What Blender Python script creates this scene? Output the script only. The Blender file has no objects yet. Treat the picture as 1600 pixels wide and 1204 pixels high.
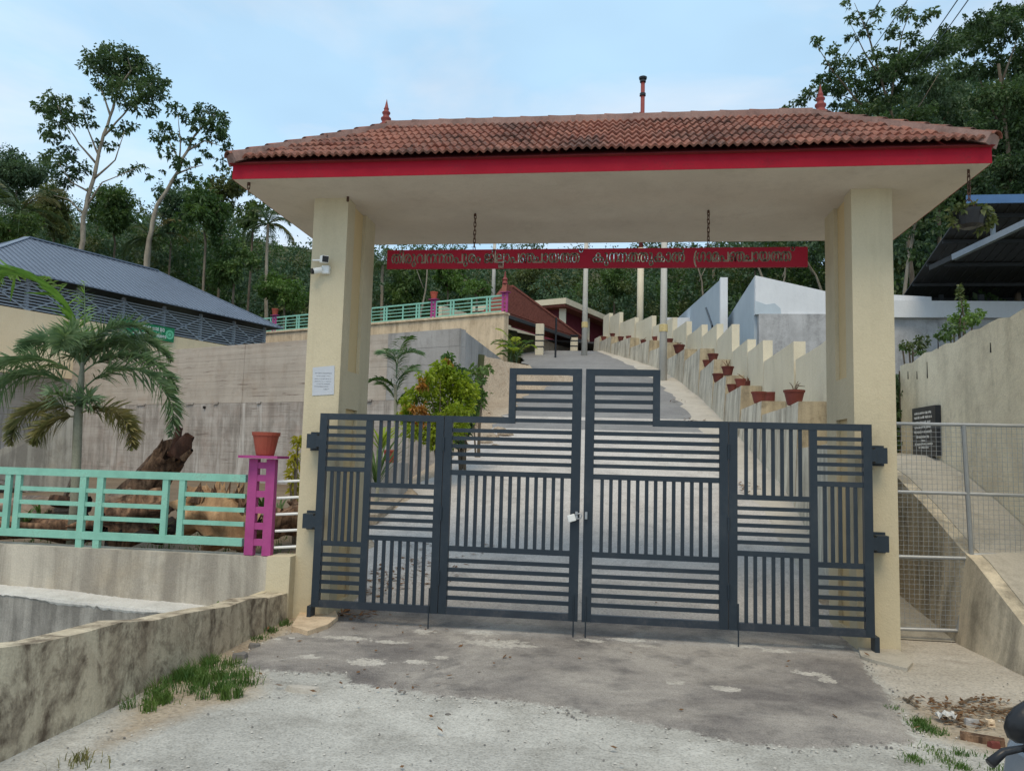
import bpy, math, random
import numpy as np
from mathutils import Vector, Matrix

rnd = random.Random(7)
npr = np.random.RandomState(11)
R = math.radians
scene = bpy.context.scene
COL = scene.collection

# ------------------------------------------------------------------ camera
F_PX, PITCH, ROLL, YAW = 1193.69, .0941, .0277, -.1314
EYE = np.array([2.842, -6.775, 1.5])
_cp, _sp, _cy, _sy, _cr, _sr = (math.cos(PITCH), math.sin(PITCH), math.cos(YAW), math.sin(YAW), math.cos(ROLL), math.sin(ROLL))
FWD = np.array([_sy*_cp, _cy*_cp, _sp]); _r0 = np.array([_cy, -_sy, 0.]); _u0 = np.cross(_r0, FWD)
RGT = _r0*_cr + _u0*_sr; UPV = -_r0*_sr + _u0*_cr
cam = bpy.data.cameras.new('camera'); camo = bpy.data.objects.new('camera', cam); COL.objects.link(camo)
cam.sensor_width = 36; cam.sensor_fit = 'HORIZONTAL'; cam.lens = 36*F_PX/1600; cam.clip_end = 2000; cam.clip_start = .05
camo.matrix_world = Matrix(((RGT[0], UPV[0], -FWD[0], EYE[0]), (RGT[1], UPV[1], -FWD[1], EYE[1]), (RGT[2], UPV[2], -FWD[2], EYE[2]), (0, 0, 0, 1)))
scene.camera = camo

# ------------------------------------------------------------------ sky, sun, exposure
SUN_EL, SUN_AZ = R(60), R(180)            # azimuth measured clockwise from +Y: the sun stands behind the camera
world = bpy.data.worlds.new('World'); scene.world = world; world.use_nodes = True
nt = world.node_tree; nt.nodes.clear()
def N(nt, t, **k):
    n = nt.nodes.new(t)
    for a, b in k.items(): setattr(n, a, b)
    return n
out = N(nt, 'ShaderNodeOutputWorld'); mixs = N(nt, 'ShaderNodeMixShader')
b1 = N(nt, 'ShaderNodeBackground'); b2 = N(nt, 'ShaderNodeBackground')
sky = N(nt, 'ShaderNodeTexSky', sky_type='NISHITA'); sky.sun_disc = False; sky.sun_elevation = SUN_EL; sky.sun_rotation = SUN_AZ
sky.air_density = 1.0; sky.dust_density = .6; sky.ozone_density = 1.0
b1.inputs[1].default_value = .15
nt.links.new(sky.outputs[0], b1.inputs[0])
b2.inputs[1].default_value = 1.2
mpc = N(nt, 'ShaderNodeMapping'); mpc.inputs['Scale'].default_value = (1.0, 1.0, 2.6); mpc.inputs['Location'].default_value = (2.3, .7, .4)
nzc = N(nt, 'ShaderNodeTexNoise'); nzc.inputs['Scale'].default_value = 2.3; nzc.inputs['Detail'].default_value = 6; nzc.inputs['Roughness'].default_value = .55; nzc.inputs['Distortion'].default_value = .3
crc = N(nt, 'ShaderNodeMapRange'); crc.inputs[1].default_value = .40; crc.inputs[2].default_value = .66
mxc = N(nt, 'ShaderNodeMix', data_type='RGBA'); mxc.inputs[6].default_value = (.52, .775, 1.0, 1); mxc.inputs[7].default_value = (.84, .90, .97, 1)
tc = N(nt, 'ShaderNodeTexCoord'); mp = N(nt, 'ShaderNodeMapping'); mp.inputs['Scale'].default_value = (1.0, 1.0, 2.2)
nz = N(nt, 'ShaderNodeTexNoise'); nz.inputs['Scale'].default_value = 1.7; nz.inputs['Detail'].default_value = 4; nz.inputs['Roughness'].default_value = .5
cr_ = N(nt, 'ShaderNodeMapRange'); cr_.inputs[1].default_value = .36; cr_.inputs[2].default_value = .66; cr_.inputs[3].default_value = .7; cr_.inputs[4].default_value = 1.0
nt.links.new(tc.outputs['Generated'], mpc.inputs[0]); nt.links.new(mpc.outputs[0], nzc.inputs[0]); nt.links.new(nzc.outputs[0], crc.inputs[0]); nt.links.new(crc.outputs[0], mxc.inputs[0]); nt.links.new(mxc.outputs[2], b2.inputs[0])
mp.inputs['Location'].default_value = (.35, .2, .1); nt.links.new(tc.outputs['Generated'], mp.inputs[0]); nt.links.new(mp.outputs[0], nz.inputs[0]); nt.links.new(nz.outputs[0], cr_.inputs[0])
nt.links.new(cr_.outputs[0], mixs.inputs[0]); nt.links.new(b1.outputs[0], mixs.inputs[1]); nt.links.new(b2.outputs[0], mixs.inputs[2]); nt.links.new(mixs.outputs[0], out.inputs[0])
sun = bpy.data.lights.new('sun', 'SUN'); sun.energy = 2.1; sun.angle = R(28); sun.color = (1, .83, .58)
suno = bpy.data.objects.new('sun', sun); COL.objects.link(suno)
_sd = Vector((math.sin(SUN_AZ)*math.cos(SUN_EL), math.cos(SUN_AZ)*math.cos(SUN_EL), math.sin(SUN_EL)))
suno.rotation_euler = (-_sd).to_track_quat('-Z', 'Y').to_euler(); suno.location = (3, -20, 30)
vs = scene.view_settings; vs.view_transform = 'Standard'; vs.look = 'None'; vs.exposure = -.13; vs.gamma = 1; vs.use_curve_mapping = False
scene.cycles.max_bounces = 6; scene.cycles.transparent_max_bounces = 6
try: scene.cycles.use_denoising = True
except Exception: pass

# ------------------------------------------------------------------ placing helpers: a pixel of the 1600 px photograph and a depth or plane give a world point
def ray(x, y): return FWD + RGT*(x-800)/F_PX - UPV*(y-602)/F_PX
def atD(x, y, D): return EYE + ray(x, y)*D
def atX(x, y, X): d = ray(x, y); return EYE + d*(X-EYE[0])/d[0]
def atY(x, y, Y): d = ray(x, y); return EYE + d*(Y-EYE[1])/d[1]
def atZ(x, y, Z): d = ray(x, y); return EYE + d*(Z-EYE[2])/d[2]

# ------------------------------------------------------------------ object helpers
WL = {}
def tag(o, label=None, cat=None, group=None, kind=None):
    if label: o['label'] = label
    if cat: o['category'] = cat
    if group: o['group'] = group
    if kind: o['kind'] = kind
    elif cat: o['kind'] = 'thing'
    return o
def root(name, loc, label, cat, group=None, kind=None):
    o = bpy.data.objects.new(name, None); COL.objects.link(o); o.location = loc; o.empty_display_size = .2
    WL[o.name] = np.array(loc, float)
    return tag(o, label, cat, group, kind)
def link(name, me, parent=None, loc=(0, 0, 0)):
    o = bpy.data.objects.new(name, me); COL.objects.link(o); o.location = loc
    pl = np.zeros(3)
    if parent is not None: o.parent = parent; pl = WL[parent.name]
    WL[o.name] = pl + np.array(loc, float)
    return o
def unit(v):
    v = np.array(v, float); return v/max(np.linalg.norm(v), 1e-9)

class MB:
    def __init__(s): s.v = []; s.f = []; s.m = []; s.n = 0
    def add(s, vs, fs, m=0):
        k = s.n
        for p in vs: s.v.append((float(p[0]), float(p[1]), float(p[2])))
        s.n += len(vs)
        for f in fs: s.f.append(tuple(i+k for i in f)); s.m.append(m)
        return s
    def hexa(s, p, m=0):      # 8 corners: bottom ring 0-3, top ring 4-7
        return s.add(p, [(3, 2, 1, 0), (4, 5, 6, 7), (0, 1, 5, 4), (1, 2, 6, 5), (2, 3, 7, 6), (3, 0, 4, 7)], m)
    def box(s, x0, x1, y0, y1, z0, z1, m=0):
        return s.hexa([(x0, y0, z0), (x1, y0, z0), (x1, y1, z0), (x0, y1, z0), (x0, y0, z1), (x1, y0, z1), (x1, y1, z1), (x0, y1, z1)], m)
    def obox(s, c, ax, ay, az, m=0):      # centre and three half vectors
        c, ax, ay, az = (np.array(q, float) for q in (c, ax, ay, az))
        return s.hexa([c-ax-ay-az, c+ax-ay-az, c+ax+ay-az, c-ax+ay-az, c-ax-ay+az, c+ax-ay+az, c+ax+ay+az, c-ax+ay+az], m)
    def beam(s, p, q, w, h, up=(0, 0, 1), m=0):
        p, q = np.array(p, float), np.array(q, float); d = unit(q-p); sd = np.cross(d, up)
        if np.linalg.norm(sd) < 1e-4: sd = np.cross(d, (1, 0, 0))
        sd = unit(sd); u = np.cross(sd, d)
        return s.obox((p+q)/2, (q-p)/2, sd*w/2, u*h/2, m)
    def prism(s, pts, vec, m=0):
        pts = [np.array(p, float) for p in pts]; n = len(pts); vec = np.array(vec, float)
        fs = [tuple(range(n))[::-1], tuple(range(n, 2*n))]+[(i, (i+1) % n, n+(i+1) % n, n+i) for i in range(n)]
        return s.add(pts+[p+vec for p in pts], fs, m)
    def tube(s, pts, rad, n=8, m=0, caps=True, jit=0., rr=None):
        pts = [np.array(p, float) for p in pts]; k = len(pts)
        if not hasattr(rad, '__len__'): rad = [rad]*k
        vs = []; ref = np.array([.31, .17, .93])
        a = None
        for i in range(k):
            d = unit(pts[min(i+1, k-1)]-pts[max(i-1, 0)])
            if a is None:
                a = np.cross(d, ref)
                if np.linalg.norm(a) < .1: a = np.cross(d, (1, 0, 0))
            a = unit(a - d*np.dot(a, d)); b = np.cross(d, a)
            for j in range(n):
                t = 2*math.pi*j/n; r = rad[i]*(1+((rr or rnd).uniform(-jit, jit) if jit else 0))
                vs.append(pts[i]+a*r*math.cos(t)+b*r*math.sin(t))
        fs = [(i*n+j, i*n+(j+1) % n, (i+1)*n+(j+1) % n, (i+1)*n+j) for i in range(k-1) for j in range(n)]
        if caps: fs += [tuple(range(n))[::-1], tuple(range((k-1)*n, k*n))]
        return s.add(vs, fs, m)
    def lathe(s, prof, c, n=16, m=0, caps=True):
        c = np.array(c, float); vs = []; k = len(prof)
        for r, z in prof:
            for j in range(n):
                t = 2*math.pi*j/n; vs.append(c+np.array([r*math.cos(t), r*math.sin(t), z]))
        fs = [(i*n+j, i*n+(j+1) % n, (i+1)*n+(j+1) % n, (i+1)*n+j) for i in range(k-1) for j in range(n)]
        if caps: fs += [tuple(range(n))[::-1], tuple(range((k-1)*n, k*n))]
        return s.add(vs, fs, m)
    def mesh(s, name, mats, off=(0, 0, 0), smooth=False, bevel=0):
        me = bpy.data.meshes.new(name)
        off = np.array(off, float)
        me.from_pydata([tuple(np.array(p)-off) for p in s.v], [], s.f)
        if not isinstance(mats, (list, tuple)): mats = [mats]
        for q in mats: me.materials.append(q)
        if len(mats) > 1: me.polygons.foreach_set('material_index', s.m)
        if smooth: me.polygons.foreach_set('use_smooth', [True]*len(s.f))
        me.update()
        return me
    def build(s, name, mats, parent=None, loc=None, smooth=False, bevel=0, **t):
        pl = WL[parent.name] if parent is not None else (np.array(loc, float) if loc is not None else np.array(s.v).mean(0)*[1, 1, 0]+[0, 0, min(p[2] for p in s.v)])
        me = s.mesh(name, mats, pl, smooth)
        o = link(name, me, parent, (0, 0, 0) if parent is not None else tuple(pl))
        if bevel:
            bm = o.modifiers.new('bevel', 'BEVEL'); bm.width = bevel; bm.segments = 2; bm.limit_method = 'ANGLE'; bm.angle_limit = R(40)
        if smooth == 'auto': pass
        return tag(o, **t)

def npmesh(name, V, F, mat, smooth=False, mi=None):
    """quads from numpy arrays"""
    me = bpy.data.meshes.new(name); V = np.asarray(V, np.float32); F = np.asarray(F, np.int32); k = F.shape[1]
    me.vertices.add(len(V)); me.vertices.foreach_set('co', V.ravel())
    me.loops.add(F.size); me.loops.foreach_set('vertex_index', F.ravel())
    me.polygons.add(len(F)); me.polygons.foreach_set('loop_start', np.arange(0, F.size, k, dtype=np.int32))
    try: me.polygons.foreach_set('loop_total', np.full(len(F), k, np.int32))
    except Exception: pass
    for q in (mat if isinstance(mat, (list, tuple)) else [mat]): me.materials.append(q)
    if mi is not None: me.polygons.foreach_set('material_index', np.asarray(mi, np.int32))
    if smooth: me.polygons.foreach_set('use_smooth', np.ones(len(F), bool))
    me.update(calc_edges=True)
    return me

# ------------------------------------------------------------------ materials
def newmat(name):
    m = bpy.data.materials.new(name); m.use_nodes = True; t = m.node_tree
    return m, t, t.nodes['Principled BSDF']
def pos_noise(t, scale, detail=4, rough=.55, stretch=(1, 1, 1), coord='pos', dist=0.):
    if coord == 'pos': g = N(t, 'ShaderNodeNewGeometry').outputs['Position']
    else: g = N(t, 'ShaderNodeTexCoord').outputs['Object']
    mp = N(t, 'ShaderNodeMapping'); mp.inputs['Scale'].default_value = stretch
    n = N(t, 'ShaderNodeTexNoise'); n.inputs['Scale'].default_value = scale; n.inputs['Detail'].default_value = detail; n.inputs['Roughness'].default_value = rough
    n.inputs['Distortion'].default_value = dist
    t.links.new(g, mp.inputs[0]); t.links.new(mp.outputs[0], n.inputs['Vector'])
    return n.outputs[0]
def ramp(t, src, a, b, lo=0., hi=1.):
    r = N(t, 'ShaderNodeMapRange'); r.inputs[1].default_value = a; r.inputs[2].default_value = b; r.inputs[3].default_value = lo; r.inputs[4].default_value = hi
    t.links.new(src, r.inputs[0]); return r.outputs[0]
def mixc(t, fac, a, b, mode='MIX'):
    m = N(t, 'ShaderNodeMix', data_type='RGBA', blend_type=mode)
    for i, q in ((0, fac), (6, a), (7, b)):
        if isinstance(q, (int, float)): m.inputs[i].default_value = q
        elif isinstance(q, tuple): m.inputs[i].default_value = (*q[:3], 1)
        else: t.links.new(q, m.inputs[i])
    return m.outputs[2]
def math2(t, op, a, b):
    m = N(t, 'ShaderNodeMath', operation=op)
    for i, q in ((0, a), (1, b)):
        if isinstance(q, (int, float)): m.inputs[i].default_value = q
        else: t.links.new(q, m.inputs[i])
    return m.outputs[0]
def bump(t, bs, src, dist=.01, strength=.5):
    b = N(t, 'ShaderNodeBump'); b.inputs['Strength'].default_value = strength; b.inputs['Distance'].default_value = dist
    t.links.new(src, b.inputs['Height']); t.links.new(b.outputs[0], bs.inputs['Normal'])

def paint(name, col, rough=.5, var=.12, dirt=(.12, .1, .07), dirt_amt=.25, scale=3., metallic=0., spec=.4, rand=0.):
    m, t, b = newmat(name)
    n1 = pos_noise(t, scale, 5); n2 = pos_noise(t, scale*9, 3)
    c = mixc(t, ramp(t, n1, .3, .7), tuple(q*(1-var) for q in col), tuple(min(1, q*(1+var)) for q in col))
    d = ramp(t, math2(t, 'ADD', math2(t, 'MULTIPLY', n1, .6), math2(t, 'MULTIPLY', n2, .4)), .52, .72, 0, dirt_amt)
    c = mixc(t, d, c, dirt)
    if rand:
        oi = N(t, 'ShaderNodeObjectInfo'); c = mixc(t, 1., c, mixc(t, oi.outputs['Random'], tuple([1-rand]*3), tuple([1+rand*.5]*3)), 'MULTIPLY')
    t.links.new(c, b.inputs['Base Color'])
    b.inputs['Roughness'].default_value = rough; b.inputs['Metallic'].default_value = metallic; b.inputs['Specular IOR Level'].default_value = spec
    bump(t, b, n2, .004, .25)
    return m

def plaster(name, base, base2, dirt, streak=.5, blotch=.4, rough=.9, lo=.45, fine=.15, streak_scale=5., warm=None, bscale=.9, hi=.72, blo=.5, bhi=.68, boards=False, bfreq=2.2):
    """weathered plaster or concrete: cloudy base, vertical run-off streaks, mildew blotches"""
    m, t, b = newmat(name)
    n1 = pos_noise(t, bscale, 6, .6); n2 = pos_noise(t, 14, 5, .65); n3 = pos_noise(t, 70, 3, .6)
    s = pos_noise(t, streak_scale, 5, .6, (1, 1, .07)); s2 = pos_noise(t, bfreq, 6, .7, (1, 1, .6), dist=.6)
    c = mixc(t, ramp(t, n1, .35, .65), base, base2)
    if warm: c = mixc(t, ramp(t, pos_noise(t, 1.6, 5, .6, dist=.4), .5, .75, 0, .7), c, warm)
    f = ramp(t, math2(t, 'MULTIPLY', s, math2(t, 'ADD', s2, .5)), lo, hi, 0, streak)
    c = mixc(t, f, c, dirt)
    g = ramp(t, math2(t, 'ADD', math2(t, 'MULTIPLY', s2, .65), math2(t, 'MULTIPLY', n2, .35)), blo, bhi, 0, blotch)
    c = mixc(t, g, c, tuple(q*.6 for q in dirt))
    c = mixc(t, 1., c, mixc(t, ramp(t, n3, .3, .7), (1-fine,)*3, (1+fine*.4,)*3), 'MULTIPLY')
    if boards:      # grain of the shuttering boards: long level bands, each a little different
        bd = pos_noise(t, 1.5, 5, .7, (.12, .12, 7.)); c = mixc(t, ramp(t, bd, .38, .66, 0, .5), c, mixc(t, 1., c, (.66, .62, .60), 'MULTIPLY')); ln = math2(t, 'ABSOLUTE', math2(t, 'SUBTRACT', pos_noise(t, 1.1, 4, .6, (.10, .10, 5.)), .5), 0); lm = pos_noise(t, 1.4, 3, .5); c = mixc(t, math2(t, 'MULTIPLY', ramp(t, ln, .012, .002), ramp(t, lm, .48, .6, 0, .75)), c, (.14, .105, .085)); wh = pos_noise(t, 3., 5, .65, (1, 1, .12)); c = mixc(t, ramp(t, wh, .56, .70, 0, .65 if boards == 'low' else .08), c, (.64, .61, .57))
    t.links.new(c, b.inputs['Base Color']); b.inputs['Roughness'].default_value = rough; b.inputs['Specular IOR Level'].default_value = .25
    bump(t, b, math2(t, 'ADD', math2(t, 'MULTIPLY', n2, .7), math2(t, 'MULTIPLY', n3, .3)) if not boards else math2(t, 'ADD', math2(t, 'MULTIPLY', n2, .4), math2(t, 'MULTIPLY', bd, .8)), .02, .45)
    return m

def ground_col(t, c1, c2, c3, speck, big, grain):
    n1 = pos_noise(t, big, 7, .62, dist=.5); n2 = pos_noise(t, 3.3, 6, .65); n3 = pos_noise(t, grain, 3, .7); n4 = pos_noise(t, 26, 4, .7)
    v = N(t, 'ShaderNodeTexVoronoi'); v.inputs['Scale'].default_value = grain*.7
    t.links.new(N(t, 'ShaderNodeNewGeometry').outputs['Position'], v.inputs['Vector'])
    c = mixc(t, ramp(t, n1, .36, .62), c1, c2)
    c = mixc(t, ramp(t, n2, .5, .72, 0, .75), c, c3)
    c = mixc(t, ramp(t, n3, .56, .74, 0, .6), c, speck)
    c = mixc(t, 1., c, mixc(t, ramp(t, v.outputs['Distance'], .0, .6), (.72,)*3, (1.1,)*3), 'MULTIPLY')
    c = mixc(t, 1., c, mixc(t, ramp(t, n4, .3, .7), (.86,)*3, (1.07,)*3), 'MULTIPLY')
    return c, math2(t, 'ADD', math2(t, 'MULTIPLY', n4, .5), math2(t, 'MULTIPLY', v.outputs['Distance'], .35))
def grounds(name, c1, c2, c3, speck, rough=.93, big=.35, grain=90., bumpd=.012):
    m, t, b = newmat(name); c, h = ground_col(t, c1, c2, c3, speck, big, grain)
    t.links.new(c, b.inputs['Base Color']); b.inputs['Roughness'].default_value = rough; b.inputs['Specular IOR Level'].default_value = .2
    bump(t, b, h, bumpd, .7)
    return m
ROADC = ((.36, .355, .33), (.50, .495, .46), (.26, .25, .225), (.62, .61, .57), 1.1, 90.)
APRONC = ((.155, .142, .137), (.37, .345, .315), (.105, .10, .10), (.44, .42, .39), .85, 120.)
DIRTC = ((.33, .27, .20), (.42, .36, .28), (.25, .19, .135), (.5, .45, .38), 1.2, 45.)
PATHC = ((.44, .405, .35), (.50, .465, .41), (.36, .325, .28), (.54, .51, .46), .9, 70.)
SPILLC = ((.44, .415, .375), (.52, .495, .45), (.34, .32, .285), (.60, .58, .54), 3., 60.)
def forecourt_mat():
    m, t, b = newmat('forecourt'); c, h = ground_col(t, *ROADC)
    e1_, e2_ = pos_noise(t, 7, 5, .7), pos_noise(t, 34, 4, .7)
    wob = math2(t, 'ADD', math2(t, 'MULTIPLY', math2(t, 'SUBTRACT', e1_, .5), .16), math2(t, 'MULTIPLY', math2(t, 'SUBTRACT', e2_, .5), .10))
    for nm, cc, soft in (('path', PATHC, .05), ('dirt', DIRTC, .09), ('apron', APRONC, .018), ('spill', SPILLC, .012)):
        a = N(t, 'ShaderNodeAttribute', attribute_name=nm); c2, _ = ground_col(t, *cc)
        c = mixc(t, ramp(t, math2(t, 'ADD', a.outputs['Fac'], wob if nm != 'spill' else math2(t, 'ADD', math2(t, 'MULTIPLY', wob, 1.5), math2(t, 'MULTIPLY', math2(t, 'SUBTRACT', pos_noise(t, 16, 4, .7), .53), .22))), -soft, soft), c, c2)
    # hairline cracks, and damp darker streaks that run across the slope
    vc = N(t, 'ShaderNodeTexVoronoi', feature='DISTANCE_TO_EDGE'); vc.inputs['Scale'].default_value = .9
    gp = N(t, 'ShaderNodeNewGeometry').outputs['Position']; va = N(t, 'ShaderNodeVectorMath', operation='ADD'); nv = N(t, 'ShaderNodeTexNoise'); nv.inputs['Scale'].default_value = 3.5; nv.inputs['Detail'].default_value = 5
    t.links.new(gp, nv.inputs['Vector']); vs2 = N(t, 'ShaderNodeVectorMath', operation='SCALE'); vs2.inputs['Scale'].default_value = .5; t.links.new(nv.outputs['Color'], vs2.inputs[0]); t.links.new(gp, va.inputs[0]); t.links.new(vs2.outputs[0], va.inputs[1]); t.links.new(va.outputs[0], vc.inputs['Vector'])
    ck = math2(t, 'MULTIPLY', ramp(t, vc.outputs['Distance'], .007, .001), ramp(t, pos_noise(t, 1.3, 3), .54, .66, 0, .35)); c = mixc(t, ck, c, (.10, .09, .085))
    c = mixc(t, ramp(t, pos_noise(t, 2.4, 5, .65, (.45, 1.3, 1), dist=.5), .52, .70, 0, .45), c, mixc(t, 1., c, (.62, .60, .58), 'MULTIPLY'))
    t.links.new(c, b.inputs['Base Color']); b.inputs['Roughness'].default_value = .93; b.inputs['Specular IOR Level'].default_value = .2
    bump(t, b, math2(t, 'SUBTRACT', math2(t, 'ADD', h, math2(t, 'MULTIPLY', e1_, .5)), math2(t, 'MULTIPLY', ck, .8)), .014, .8); return m

def leafmat(name, c1, c2, trans=.3, rough=.5, scale=.6, tint=None):
    m, t, b = newmat(name)
    n1 = pos_noise(t, scale, 4); n2 = pos_noise(t, 9, 2); oi = N(t, 'ShaderNodeObjectInfo')
    c = mixc(t, ramp(t, math2(t, 'ADD', math2(t, 'MULTIPLY', n1, .6), math2(t, 'MULTIPLY', n2, .4)), .40, .60), c1, c2)
    if tint: c = mixc(t, ramp(t, pos_noise(t, 2.3, 3), .55, .66, 0, .85), c, tint)
    c = mixc(t, 1., c, mixc(t, oi.outputs['Random'], (.8, .85, .8), (1.2, 1.12, 1.05)), 'MULTIPLY')
    t.links.new(c, b.inputs['Base Color']); b.inputs['Roughness'].default_value = rough; b.inputs['Specular IOR Level'].default_value = .35
    tr = N(t, 'ShaderNodeBsdfTranslucent'); t.links.new(mixc(t, .5, c, mixc(t, 1., c, (1.5, 1.6, .6), 'MULTIPLY')), tr.inputs['Color'])
    mx = N(t, 'ShaderNodeMixShader'); mx.inputs[0].default_value = trans
    o = t.nodes['Material Output']; t.links.new(b.outputs[0], mx.inputs[1]); t.links.new(tr.outputs[0], mx.inputs[2]); t.links.new(mx.outputs[0], o.inputs['Surface'])
    return m

M = {}
M['cream'] = plaster('cream_paint', (.56, .49, .34), (.61, .535, .38), (.36, .30, .20), .28, .12, .85, fine=.06, lo=.5, bfreq=1.5)
M['cream_slot'] = plaster('ochre_paint', (.64, .50, .28), (.67, .53, .31), (.42, .3, .15), .12, .05, .8, fine=.04, lo=.6)
M['soffit'] = plaster('soffit_paint', (.58, .51, .43), (.66, .59, .50), (.40, .33, .26), .1, .16, .9, fine=.04, lo=.6)
M['fascia'] = paint('red_fascia', (.34, .010, .026), .7, .1, (.14, .02, .025), .6, 6, spec=.15)
M['gate'] = paint('gate_paint', (.018, .029, .042), .45, .12, (.10, .10, .095), .18, 3)
M['gate_dusty'] = paint('gate_paint_dusty', (.026, .036, .050), .5, .15, (.14, .13, .12), .35, 5)
M['turq'] = paint('turquoise_paint', (.235, .50, .40), .65, .14, (.20, .26, .21), .6, 7, spec=.2)
M['turq_pale'] = paint('pale_turquoise_paint', (.24, .52, .42), .6, .1, (.2, .28, .24), .3, 5)
M['magenta'] = paint('magenta_paint', (.37, .065, .22), .65, .16, (.24, .07, .15), .6, 7, spec=.2)
M['pot'] = paint('terracotta_pot', (.42, .085, .05), .65, .14, (.20, .07, .05), .45, 8, rand=.25)
M['pot_old'] = paint('weathered_terracotta', (.17, .042, .032), .8, .2, (.07, .035, .028), .6, 8, rand=.35)
M['white'] = paint('white_paint', (.78, .79, .78), .4, .05, (.4, .38, .35), .2, 6)
M['black'] = paint('black_plastic', (.012, .013, .016), .35, .1, (.05, .05, .05), .15, 6)
M['steel'] = paint('galvanised_steel', (.36, .38, .40), .45, .12, (.2, .18, .16), .35, 10, metallic=.5)
M['rust'] = paint('rusty_iron', (.09, .045, .03), .85, .3, (.03, .02, .015), .5, 20)
M['redsign'] = paint('red_sign', (.33, .010, .026), .6, .08, (.2, .02, .02), .3, 5, spec=.2)
M['letter_edge'] = paint('beige_edge', (.46, .39, .28), .7, .15, (.2, .16, .12), .4, 12)
M['ret_up'] = plaster('board_formed_concrete', (.45, .40, .345), (.53, .475, .41), (.26, .21, .165), .2, .2, .9, streak_scale=3, warm=(.45, .37, .30), lo=.45, boards='up')
M['ret_low'] = plaster('old_board_formed_concrete', (.42, .38, .34), (.52, .48, .44), (.18, .16, .14), .5, .3, .92, streak_scale=5, warm=(.40, .31, .26), lo=.38, hi=.62, boards='low')
M['greycon'] = plaster('grey_concrete', (.33, .32, .31), (.42, .41, .40), (.16, .15, .14), .4, .3, .9)
M['gardenwall'] = plaster('stained_garden_wall', (.46, .42, .355), (.58, .53, .44), (.21, .185, .155), .65, .25, .9, streak_scale=6, lo=.36, hi=.6, warm=(.50, .41, .29))
M['drainwall'] = plaster('stained_drain_wall', (.36, .35, .325), (.46, .44, .40), (.13, .125, .115), .75, .4, .92, streak_scale=6, lo=.34, hi=.58)
M['lowwall'] = plaster('mildewed_plaster', (.66, .58, .43), (.52, .44, .32), (.16, .115, .08), .4, .88, .94, streak_scale=6, lo=.42, hi=.66, warm=(.42, .33, .24), bscale=2.6, blo=.47, bhi=.62, bfreq=4.5)
M['tan'] = plaster('tan_wall', (.68, .53, .36), (.74, .59, .42), (.28, .2, .13), .5, .35, .88, lo=.4)
M['creamwall'] = plaster('cream_wall', (.66, .59, .44), (.72, .65, .50), (.36, .31, .23), .15, .12, .88, lo=.55)
M['tallwall'] = plaster('weathered_cream_wall', (.80, .72, .55), (.86, .78, .60), (.36, .31, .22), .35, .3, .9, streak_scale=3, lo=.48, warm=(.56, .48, .36))
M['planter'] = plaster('stained_planter', (.70, .65, .54), (.60, .55, .44), (.24, .21, .165), .6, .4, .92, streak_scale=4, lo=.38, hi=.64)
M['planter_end'] = plaster('mossy_planter_end', (.56, .48, .34), (.46, .38, .26), (.17, .14, .10), .5, .6, .92, streak_scale=6, lo=.36, hi=.6)
M['rampwall'] = plaster('stained_ramp_wall', (.68, .60, .46), (.60, .52, .40), (.17, .155, .125), .6, .4, .92, streak_scale=5, lo=.38, hi=.62)
M['path'] = plaster('path_concrete', (.50, .46, .39), (.42, .39, .33), (.22, .2, .16), .1, .4, .92)
M['blue_wall'] = plaster('blue_paint_and_shade', (.45, .52, .58), (.50, .57, .63), (.3, .33, .36), .1, .05, .8, fine=.05)  # carries the shade of the parapets' left faces in its colour
M['white_wall'] = plaster('white_paint_and_light', (.68, .70, .73), (.72, .74, .77), (.4, .42, .45), .12, .1, .85, fine=.05)  # also gives the parapet's front its lit, paler tone
M['block'] = plaster('rough_render', (.40, .40, .41), (.52, .52, .53), (.2, .2, .2), .3, .45, .92, bscale=2)
M['road'] = grounds('dusty_road', *ROADC[:4], big=.6); M['forecourt'] = forecourt_mat()
M['apron'] = grounds('worn_asphalt', (.27, .25, .24), (.46, .44, .41), (.20, .19, .19), (.52, .50, .47), big=.7, grain=120, bumpd=.008)
M['drive'] = grounds('driveway_surface', (.43, .395, .365), (.52, .485, .45), (.29, .27, .255), (.60, .57, .53), big=.4, grain=70)
M['drive_dark'] = grounds('driveway_asphalt', (.19, .185, .185), (.24, .235, .23), (.15, .147, .147), (.34, .33, .32), big=.5, grain=80)
M['gutter'] = plaster('gutter_slab', (.50, .46, .40), (.44, .40, .34), (.2, .17, .13), .05, .35, .92)
M['soil'] = grounds('garden_soil', (.14, .10, .065), (.2, .15, .1), (.09, .075, .045), (.3, .22, .14), grain=30, bumpd=.03)
M['dirt'] = grounds('dirt_bank', (.34, .27, .20), (.42, .35, .27), (.26, .19, .13), (.5, .43, .34), grain=25, bumpd=.03)
M['hill'] = grounds('hill_floor', (.05, .06, .025), (.07, .06, .03), (.04, .05, .02), (.09, .1, .04), grain=6, bumpd=.05)
M['polecon'] = plaster('pole_concrete', (.50, .48, .43), (.56, .54, .49), (.3, .28, .24), .25, .2, .9)
M['yellow'] = paint('faded_yellow_paint', (.54, .43, .20), .7, .2, (.45, .42, .36), .7, 14)
M['blueroof'] = paint('blue_grey_sheet', (.155, .19, .25), .4, .1, (.10, .12, .15), .5, 1.2, metallic=.2)
M['darkroof'] = paint('dark_sheet', (.05, .05, .055), .55, .15, (.03, .03, .03), .4, 2)
M['blueedge'] = paint('blue_trim', (.06, .14, .30), .4, .1, (.05, .07, .1), .3, 3)
M['greysteel'] = paint('grey_painted_steel', (.27, .31, .36), .5, .1, (.15, .15, .15), .3, 5)
M['darkin'] = paint('shaded_interior', (.035, .04, .045), .8, .2, (.02, .02, .02), .3, 2)  # near black, puts the shade under roofs and indoors into the colour
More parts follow.
